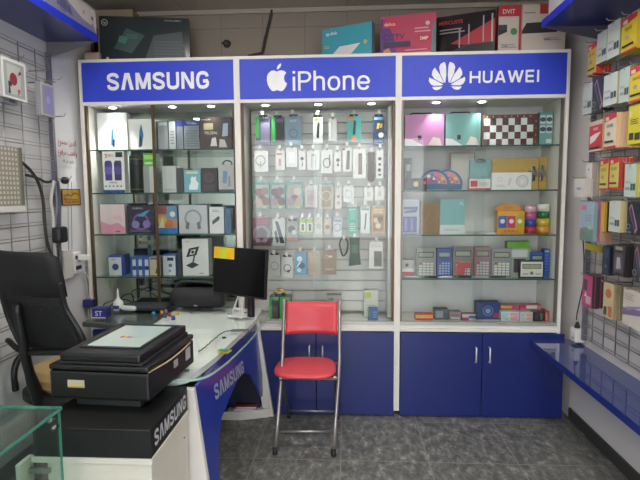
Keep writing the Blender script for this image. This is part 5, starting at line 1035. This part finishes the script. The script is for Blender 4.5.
b = MB(); b.tube([(0, 0, .0), (.0, 0, .05), (-.004, .0, .10)], [.006, .008, .009], mat('3e4144', .4), 8); PQ = hit(253.5, 313, 2, ZD); o = b.build('stylus_holder', None, (PQ.x, PQ.y, ZD)); tag(o, 'thin dark post standing on the desk right of the white stand', 'post')
# boombox
t = thing('boombox', 'black cylindrical boombox speaker with handle on the desk', 'speaker', (-.985, -.125, ZD))
b = MB(); prof = [(.02, -.178), (.05, -.176), (.060, -.16), (.067, -.10), (.069, 0), (.067, .10), (.060, .16), (.05, .176), (.02, .178)]
b.lathe(prof, mat('17191b', .7, bump=.3), 28, o=(0, 0, .070), axis=0); b.build('body', t)
for s in (-1, 1):
    b = MB(); b.lathe([(.01, s*.1785), (.042, s*.1790), (.046, s*.176)], mat('2a2d30', .4), 24, o=(0, 0, .070), axis=0); b.build('end_cap', t)
b = MB(); b.tube([(-.155, 0, .125), (-.14, 0, .155), (-.09, 0, .176), (.06, 0, .172), (.12, 0, .155), (.145, 0, .128)], .009, mat('1d1f21', .5), 10, smooth=True); b.build('handle', t)
b = MB(); b.box(-.1, -.045, 0, .1, .045, .008, BLACKM, .003); b.build('foot', t)
b = MB(); b.box(-.012, -.071, .026, .012, -.0695, .036, mat('8a8d90', .3, .5)); b.build('badge', t)
# glue bottle, boxes, cables on the far end of the desk
b = MB(); b.lathe([(.030, 0), (.033, .004), (.033, .035), (.028, .055), (.012, .072), (.009, .085), (.004, .135), (.002, .14)], mat('cfd2d0', .35), 20); b.box(-.020, -.0345, .012, .020, -.032, .034, mat('3c3f8a', .4))
A = hit(101, 321, 2, ZD); o = b.build('glue_bottle', None, (-1.50, -.19, ZD)); tag(o, 'white glue bottle with pointed nozzle on the desk end', 'bottle')
b = MB(); b.lathe([(.016, 0), (.018, .004), (.017, .09), (.006, .10)], mat('c4c8c6', .35), 16, axis=0); o = b.build('glue_tube', None, (-1.46, -.22, ZD+.019), -.2); tag(o, 'white tube lying on the desk beside the glue bottle', 'tube')
PP = hit(93, 336, 2, ZD); carton('blue_box', 'blue box with white ST letters below the left cabinet post', 'box', .085, .07, .06, (-1.515, -.385, ZD+.001), '2a2f88', '24286c', [('t', 'ST', .5, .5, .5, 'd8dae4'), ('r', 0, 0, 1, .12, 'c9cad0')])
b = MB(); b.box(-.15, -.1, 0, .15, .1, .018, mat('26292c', .35), .004); b.box(-.13, -.08, .018, .13, .05, .0195, mat('3a3e42', .4)); o = b.build('laptop', None, (-1.33, -.13, ZD+.0005), .06); tag(o, 'closed dark laptop lying on the desk before the left cabinet', 'laptop')
cols = ['3a7aa8', 'b8793a', '7a5a6a', '2c3c6c', '8a3a3a', 'c2a24a', '3c3f8a']; nm = ['blue', 'orange brown', 'mauve', 'navy', 'dark red', 'mustard', 'violet']
for i, c in enumerate(cols):
    b = MB(); b.lathe([(.008, 0), (.012, .003), (.011, .018), (.006, .022)], mat(c, .3), 12); o = b.build('gel_bottle_cap', None, (-1.21+.028*i+.012*(i % 2), -.33+.05*(i % 3)-.02*i, ZD+.0005)); tag(o, 'small %s cap in the clutter left of the boombox' % nm[i], 'cap', 'small caps')
b = MB(); P = [hit(p[0], p[1], 2, ZD+.006) for p in ((198, 352), (205, 347), (213, 340), (220, 334), (226, 331), (232, 330.5))]
Q = []
for i in range(len(P)-1):
    for k in range(6):
        a = P[i].lerp(P[i+1], k/6); j = i*6+k; Q.append(a+V((.004*math.cos(j*2.1), .004*math.sin(j*2.1), .001*math.sin(j*2.1))))
b.tube(Q, .0028, mat('26282a', .4), 6); o = b.build('coiled_cable', None); tag(o, 'black coiled cord lying across the white desk top', 'cord')
b = MB(); A = hit(240, 330, 2, ZD+.006); b.box(-.05, -.016, 0, .05, .016, .008, mat('4a4e50', .35), .004); o = b.build('cord_anchor', None, (A.x, A.y, ZD), .1); tag(o, 'flat grey tag at the end of the coiled cord', 'tag')
b = MB(); P = [hit(p[0], p[1], 2, ZD+.003) for p in ((190, 313), (198, 310), (208, 309))]; b.tube(P, .002, BLACK, 6, smooth=True); o = b.build('thin_cable', None); tag(o, 'short thin black cable on the desk below the boombox', 'cable')

# ------------------------------------------------------------------ white side cabinet, black box, printer
t = thing('side_cabinet', 'cream white low cabinet under the black SAMSUNG box', 'cabinet', (-.83, -1.59, 0))
cx, cy = -.83, -1.59
b = MB(); CW = mat('d6d2c4', .45); b.box(-1.01-cx, -1.775-cy, 0, -.652-cx, -1.405-cy, .628, CW); b.build('body', t, bevel=.002)
b = MB(); b.box(-1.06-cx, -1.785-cy, .6285, -.645-cx, -1.40-cy, .650, CW); b.build('worktop', t, bevel=.003)
b = MB(); b.box(-1.075-cx, -1.84-cy, .40, -1.0605-cx, -1.77-cy, .650, CW); b.box(-1.06-cx, -1.8-cy, .60, -.99-cx, -1.7865-cy, .615, mat('8a8f88', .3, .6)); b.build('door', t)
b = MB(); b.lathe([(.004, 0), (.004, .002)], BLACK, 12, o=(-.6478-cx, -1.46-cy, .56), axis=0); b.build('screw_hole', t)
t = thing('soundbar_carton', 'long black box lettered SAMSUNG lying on the cream cabinet', 'box', (-.83, -1.59, .6505))
b = MB(); b.box(-1.05-cx, -1.782-cy, 0, -.648-cx, -1.405-cy, .0985, mat('0f1010', .45)); b.build('carton_body', t, bevel=.002)
tv, tf, tw = textmesh('SAMSUNG!', 0); b = MB(); kx = .315/tw; k = .054/.7
b.faces([(-.648-cx+.0012+p[2], -1.595-cy+p[0]*kx, .026+p[1]*k) for p in tv], tf, mat('c4c6ca', .4)); b.build('lettering', t)
# printer
t = thing('multifunction_printer', 'black multifunction printer scanner on the black SAMSUNG box', 'printer', (-.865, -1.42, .7715), -.07); cx, cy = -.865, -1.42
PB = mat('121212', .42); PB2 = mat('151516', .38)
zz = lambda z: z-.7695
b = MB(); b.box(-1.04-cx, -1.60-cy, .0, -.73-cx, -1.25-cy, .012, BLACKM); b.build('foot_plate', t)
b = MB(); b.box(-.99-cx, -1.60-cy, -.0215, -.74-cx, -1.41-cy, -.0005, mat('2b2c2e', .5)); b.build('pedestal', t)
b = MB(); b.box(-1.071-cx, -1.632-cy, .0125, -.690-cx, -1.205-cy, .115, PB, .008); bd = b.build('body', t)
b = MB(); b.box(-1.071-cx, -1.634-cy, .119, -.690-cx, -1.203-cy, .139, PB2, .006); b.build('output_tray_rim', t)
b = MB(); b.box(-1.04-cx, -1.625-cy, .1395, -.715-cx, -1.208-cy, .150, BLACKM, .003); b.build('scanner_gap', t)
b = MB(); b.box(-1.03-cx, -1.628-cy, .1505, -.722-cx, -1.206-cy, .180, PB2, .007); ld = b.build('scanner_frame', t)
b = MB(); b.box(-.995-cx, -1.56-cy, .1805, -.752-cx, -1.24-cy, .1835, mat('1a1c1e', .25)); b.build('glass_surround', t)
b = MB(); b.box(-.972-cx, -1.545-cy, .184, -.765-cx, -1.262-cy, .1862, mat('bccfc9', .12, coat=.6)); sg = b.build('scanner_glass', t)
b = MB(); lm = mat('b9785a', .4); xx, yy = -.90-cx, -1.43-cy
for q, c in enumerate(('c8533a', 'd8a43a', '7a5aa0')):
    b.box(xx+q*.014, yy-.012, .1864, xx+q*.014+.012, yy+.012, .1868, mat(c, .4))
for q in range(3): b.box(xx+.05, yy-.02+q*.018, .1864, xx+.10, yy-.016+q*.018, .1868, mat('9db3ae', .4))
b.build('sticker', sg)
b = MB(); b.box(-1.000-cx, -1.6336-cy, .055, -.935-cx, -1.6325-cy, .083, mat('c9bfa6', .5)); b.box(-1.000-cx, -1.6342-cy, .055, -.935-cx, -1.6337-cy, .060, mat('c9b32e', .5)); b.build('warning_label', bd)
b = MB(); b.box(-.6895-cx, -1.30-cy, .05, -.6885-cx, -1.25-cy, .10, mat('a8aaac', .5)); b.build('side_label', bd); b = MB(); b.box(-.6895-cx, -1.42-cy, .06, -.6885-cx, -1.38-cy, .09, mat('9a9c9e', .5)); b.build('side_label', bd)
b = MB(); P = [(-.695-cx, -1.62-cy, .117), (-.684-cx, -1.5-cy, .112), (-.682-cx, -1.38-cy, .112), (-.684-cx, -1.26-cy, .118)]; b.tube(P, .0028, mat('b8a888', .5), 6, smooth=True); b.build('side_cord', t)

# ------------------------------------------------------------------ glass showcase, bottom left
t = thing('glass_showcase', 'glass counter showcase with green edges at the lower left corner', 'showcase', (-1.3, -2.5, 0))
cx, cy = -1.3, -2.5; x0, x1, y0, y1, zt = -1.75-cx, -.842-cx, -3.15-cy, -1.95-cy, .90
G2 = glass('eef5f2', .8); EG = mat('4a8f7c', .15)
b = MB(); b.box(x0, y0, zt-.008, x1, y1, zt, G2); tp = b.build('glass_top', t)
b = MB(); b.box(x0, y1+.0003, zt-.008, x1, y1+.0025, zt, EG); b.box(x1+.0003, y0, zt-.008, x1+.0025, y1, zt, EG); b.build('polished_edge', tp)
b = MB(); b.box(x1-.008, y0, .35, x1-.001, y1-.008, zt-.0085, G2); sp = b.build('side_pane', t)
b = MB(); b.box(x1-.008, y1-.0078, .35, x1-.001, y1-.0055, zt-.0085, EG); b.build('polished_edge', sp)
b = MB(); b.box(x0, y1-.008, .35, x1-.009, y1-.001, zt-.0085, G2); b.build('back_pane', t)
b = MB(); b.box(x0, y0, 0, x1, y1-.0, .349, mat('8f9290', .5)); b.build('base', t)
for (px, py) in ((52, 420), (55, 427)):
    A = hit(px, py, 1, y1+cy-.02); b = MB(); b.lathe([(.004, -.012), (.008, -.01), (.008, .01), (.004, .012)], CHROME, 12, o=(A.x-cx, y1-.022, A.z), axis=1); b.build('corner_clamp', t)

# ------------------------------------------------------------------ office chair
t = thing('office_chair', 'black high back mesh office chair with tan seat cushion', 'chair', (-1.50, -.78, 0), 0)
cx, cy = -1.50, -.78
ang = math.radians(-20)
fx, fy = math.sin(-ang), math.cos(ang)     # facing
wx, wy = fy, -fx                            # to the right of the sitter
FAB = mesh_fabric('121315', 190)
def CP(a, f, z): return (a*wx+f*fx, a*wy+f*fy, z)   # local, a = across, f = forward
# back panel outline (across, z) and recline
def brk(z): return -.17-(z-.55)*.20
rows = [(z, max(a, -.24)+.06, c+.06) for z, a, c in [(.76, -.20, .24), (.80, -.215, .265), (.86, -.23, .255), (.92, -.25, .225), (.98, -.28, .195), (1.04, -.31, .19), (1.12, -.335, .195), (1.20, -.34, .195), (1.235, -.325, .185), (1.255, -.27, .13)]]
def back_mesh(rows, th, m, name, off=0):
    b = MB(); n = 10; vs = []
    for s in (0, 1):
        for z, a0, a1 in rows:
            for i in range(n+1):
                u = i/n; a = a0+(a1-a0)*u; c = .035*(2*u-1)**2
                vs.append(CP(a, brk(z)+c+off+(th if s else 0), z))
    R1 = len(rows); N_ = R1*(n+1); fs = []
    for s in (0, 1):
        for j in range(R1-1):
            for i in range(n):
                k = s*N_+j*(n+1)+i; q = (k, k+1, k+n+2, k+n+1); fs.append(q if s == 0 else q[::-1])
    for i in range(n): fs.append((i, i+N_, i+1+N_, i+1)); k = (R1-1)*(n+1)+i; fs.append((k, k+1, k+1+N_, k+N_))
    for j in range(R1-1): k = j*(n+1); fs.append((k, k+n+1, k+n+1+N_, k+N_)); k += n; fs.append((k, k+N_, k+n+1+N_, k+n+1))
    for f in b.faces(vs, fs, m): f.smooth = True
    return b.build(name, t)
back_mesh(rows[:6], .012, FAB, 'mesh_back')
back_mesh(rows[5:], .035, mat('151618', .75, bump=.2), 'headrest')
b = MB()
b.tube([CP(a0-.004, brk(z)+.04, z) for z, a0, a1 in rows[:7]], .013, BLACK, 10, smooth=True); b.tube([CP(a1+.004, brk(z)+.04, z) for z, a0, a1 in rows[:7]], .013, BLACK, 10, smooth=True)
b.tube([CP(0, brk(.5)-.03, .46), CP(0, brk(.7)-.045, .7), CP(0, brk(1.0)-.02, 1.0)], [.03, .024, .02], BLACK, 10, smooth=True)
b.tube([CP(-.22, brk(.77)+.03, .77), CP(0, brk(.77)-.03, .75), CP(.27, brk(.77)+.03, .77)], .014, BLACK, 10, smooth=True)
b.build('back_frame', t)
b = MB(); rings = []
for k_, z in ((.92, .44), (1, .455), (1.0, .49), (.93, .505)): rings.append([CP(x*k_, y*k_+.04, z) for x, y in squircle(.25, .24)])
vs = [c for R_ in rings for c in R_]; fs = []
for i in range(3):
    for k in range(36): fs.append((i*36+k, i*36+(k+1) % 36, (i+1)*36+(k+1) % 36, (i+1)*36+k))
fs += [tuple(range(35, -1, -1)), tuple(3*36+k for k in range(36))]
b.faces(vs, fs, BLACKM); b.build('seat', t)
b = MB(); rings = []
for k_, z in ((.9, .506), (1, .53), (1.02, .575), (.9, .605), (.5, .615)): rings.append([CP(x*k_, y*k_+.04, z) for x, y in squircle(.22, .21)])
vs = [c for R_ in rings for c in R_]
fs = []
for i in range(4):
    for k in range(36): fs.append((i*36+k, i*36+(k+1) % 36, (i+1)*36+(k+1) % 36, (i+1)*36+k))
fs += [tuple(range(35, -1, -1)), tuple(4*36+k for k in range(36))]
b.faces(vs, fs, mat('a58a5c', .9, bump=.3)); b.build('cushion', t)
for s in (-1, 1):
    b = MB(); a = s*.235+.015
    b.tube([CP(a, -.16, .49), CP(a, -.16, .60), CP(a, -.10, .67), CP(a, .12, .68), CP(a, .16, .60), CP(a, .10, .47), CP(s*.2, .08, .455)], .017, BLACK, 10, smooth=True); ar = b.build('armrest', t)
    b = MB(); q = [CP(a+u, f, z) for z in (.685, .70) for u, f in ((-.03, -.13), (.03, -.13), (.03, .13), (-.03, .13))]
    b.faces(q, [(0, 3, 2, 1), (4, 5, 6, 7), (0, 1, 5, 4), (1, 2, 6, 5), (2, 3, 7, 6), (3, 0, 4, 7)], BLACK); b.build('arm_pad', ar, bevel=.005)
b = MB(); b.tube([CP(0, .04, .44), CP(0, .04, .12)], .025, BLACK, 14); b.build('gas_lift', t)
b = MB()
for k in range(5):
    a = 2*PI*k/5+.3; b.tube([(fx*.04, fy*.04, .13), (.26*math.cos(a)+fx*.04, .26*math.sin(a)+fy*.04, .075)], [.025, .016], BLACK, 10)
b.build('star_base', t)
for k in range(5):
    a = 2*PI*k/5+.3; b = MB(); b.lathe([(.01, -.02), (.027, -.018), (.027, .018), (.01, .02)], BLACKM, 16, o=(.26*math.cos(a)+fx*.04, .26*math.sin(a)+fy*.04, .0275), axis=0); b.build('caster', t)

# ------------------------------------------------------------------ ceiling lamps, daylight
def ceiling_lamp(x, y, w, d, s, label, col='fffaf2'):
    t = thing('ceiling_light', label, 'ceiling light', (x, y, ZC-.03), 0)
    b = MB(); fm = mat('d8d8d6', .4)
    b.box(-w/2-.015, -d/2-.015, 0, w/2+.015, d/2+.015, .029, fm); b.build('frame', t)
    b = MB(); b.box(-w/2, -d/2, -.004, w/2, d/2, -.0005, emit(col, s)); b.build('diffuser', t)
ceiling_lamp(-.95, -1.45, .5, .5, 9, 'left square white ceiling light in front of the cabinets')
ceiling_lamp(.65, -1.45, .5, .5, 10, 'right square white ceiling light in front of the cabinets')
ceiling_lamp(-.15, -3.6, .9, .5, 5, 'square white ceiling panel light near the shop door')
ceiling_lamp(.9, -2.4, .25, .6, 4, 'narrow white ceiling light over the right counter')
wd = bpy.data.worlds.new('world'); SC.world = wd; wd.use_nodes = True
bg = wd.node_tree.nodes['Background']; bg.inputs[0].default_value = (.93, .96, 1, 1); bg.inputs[1].default_value = 1.9
b = MB(); b.box(-6, -14, -.1, 6, YF-3, 0, mat('b8b2a8', .8)); struct(b.build('ground'))
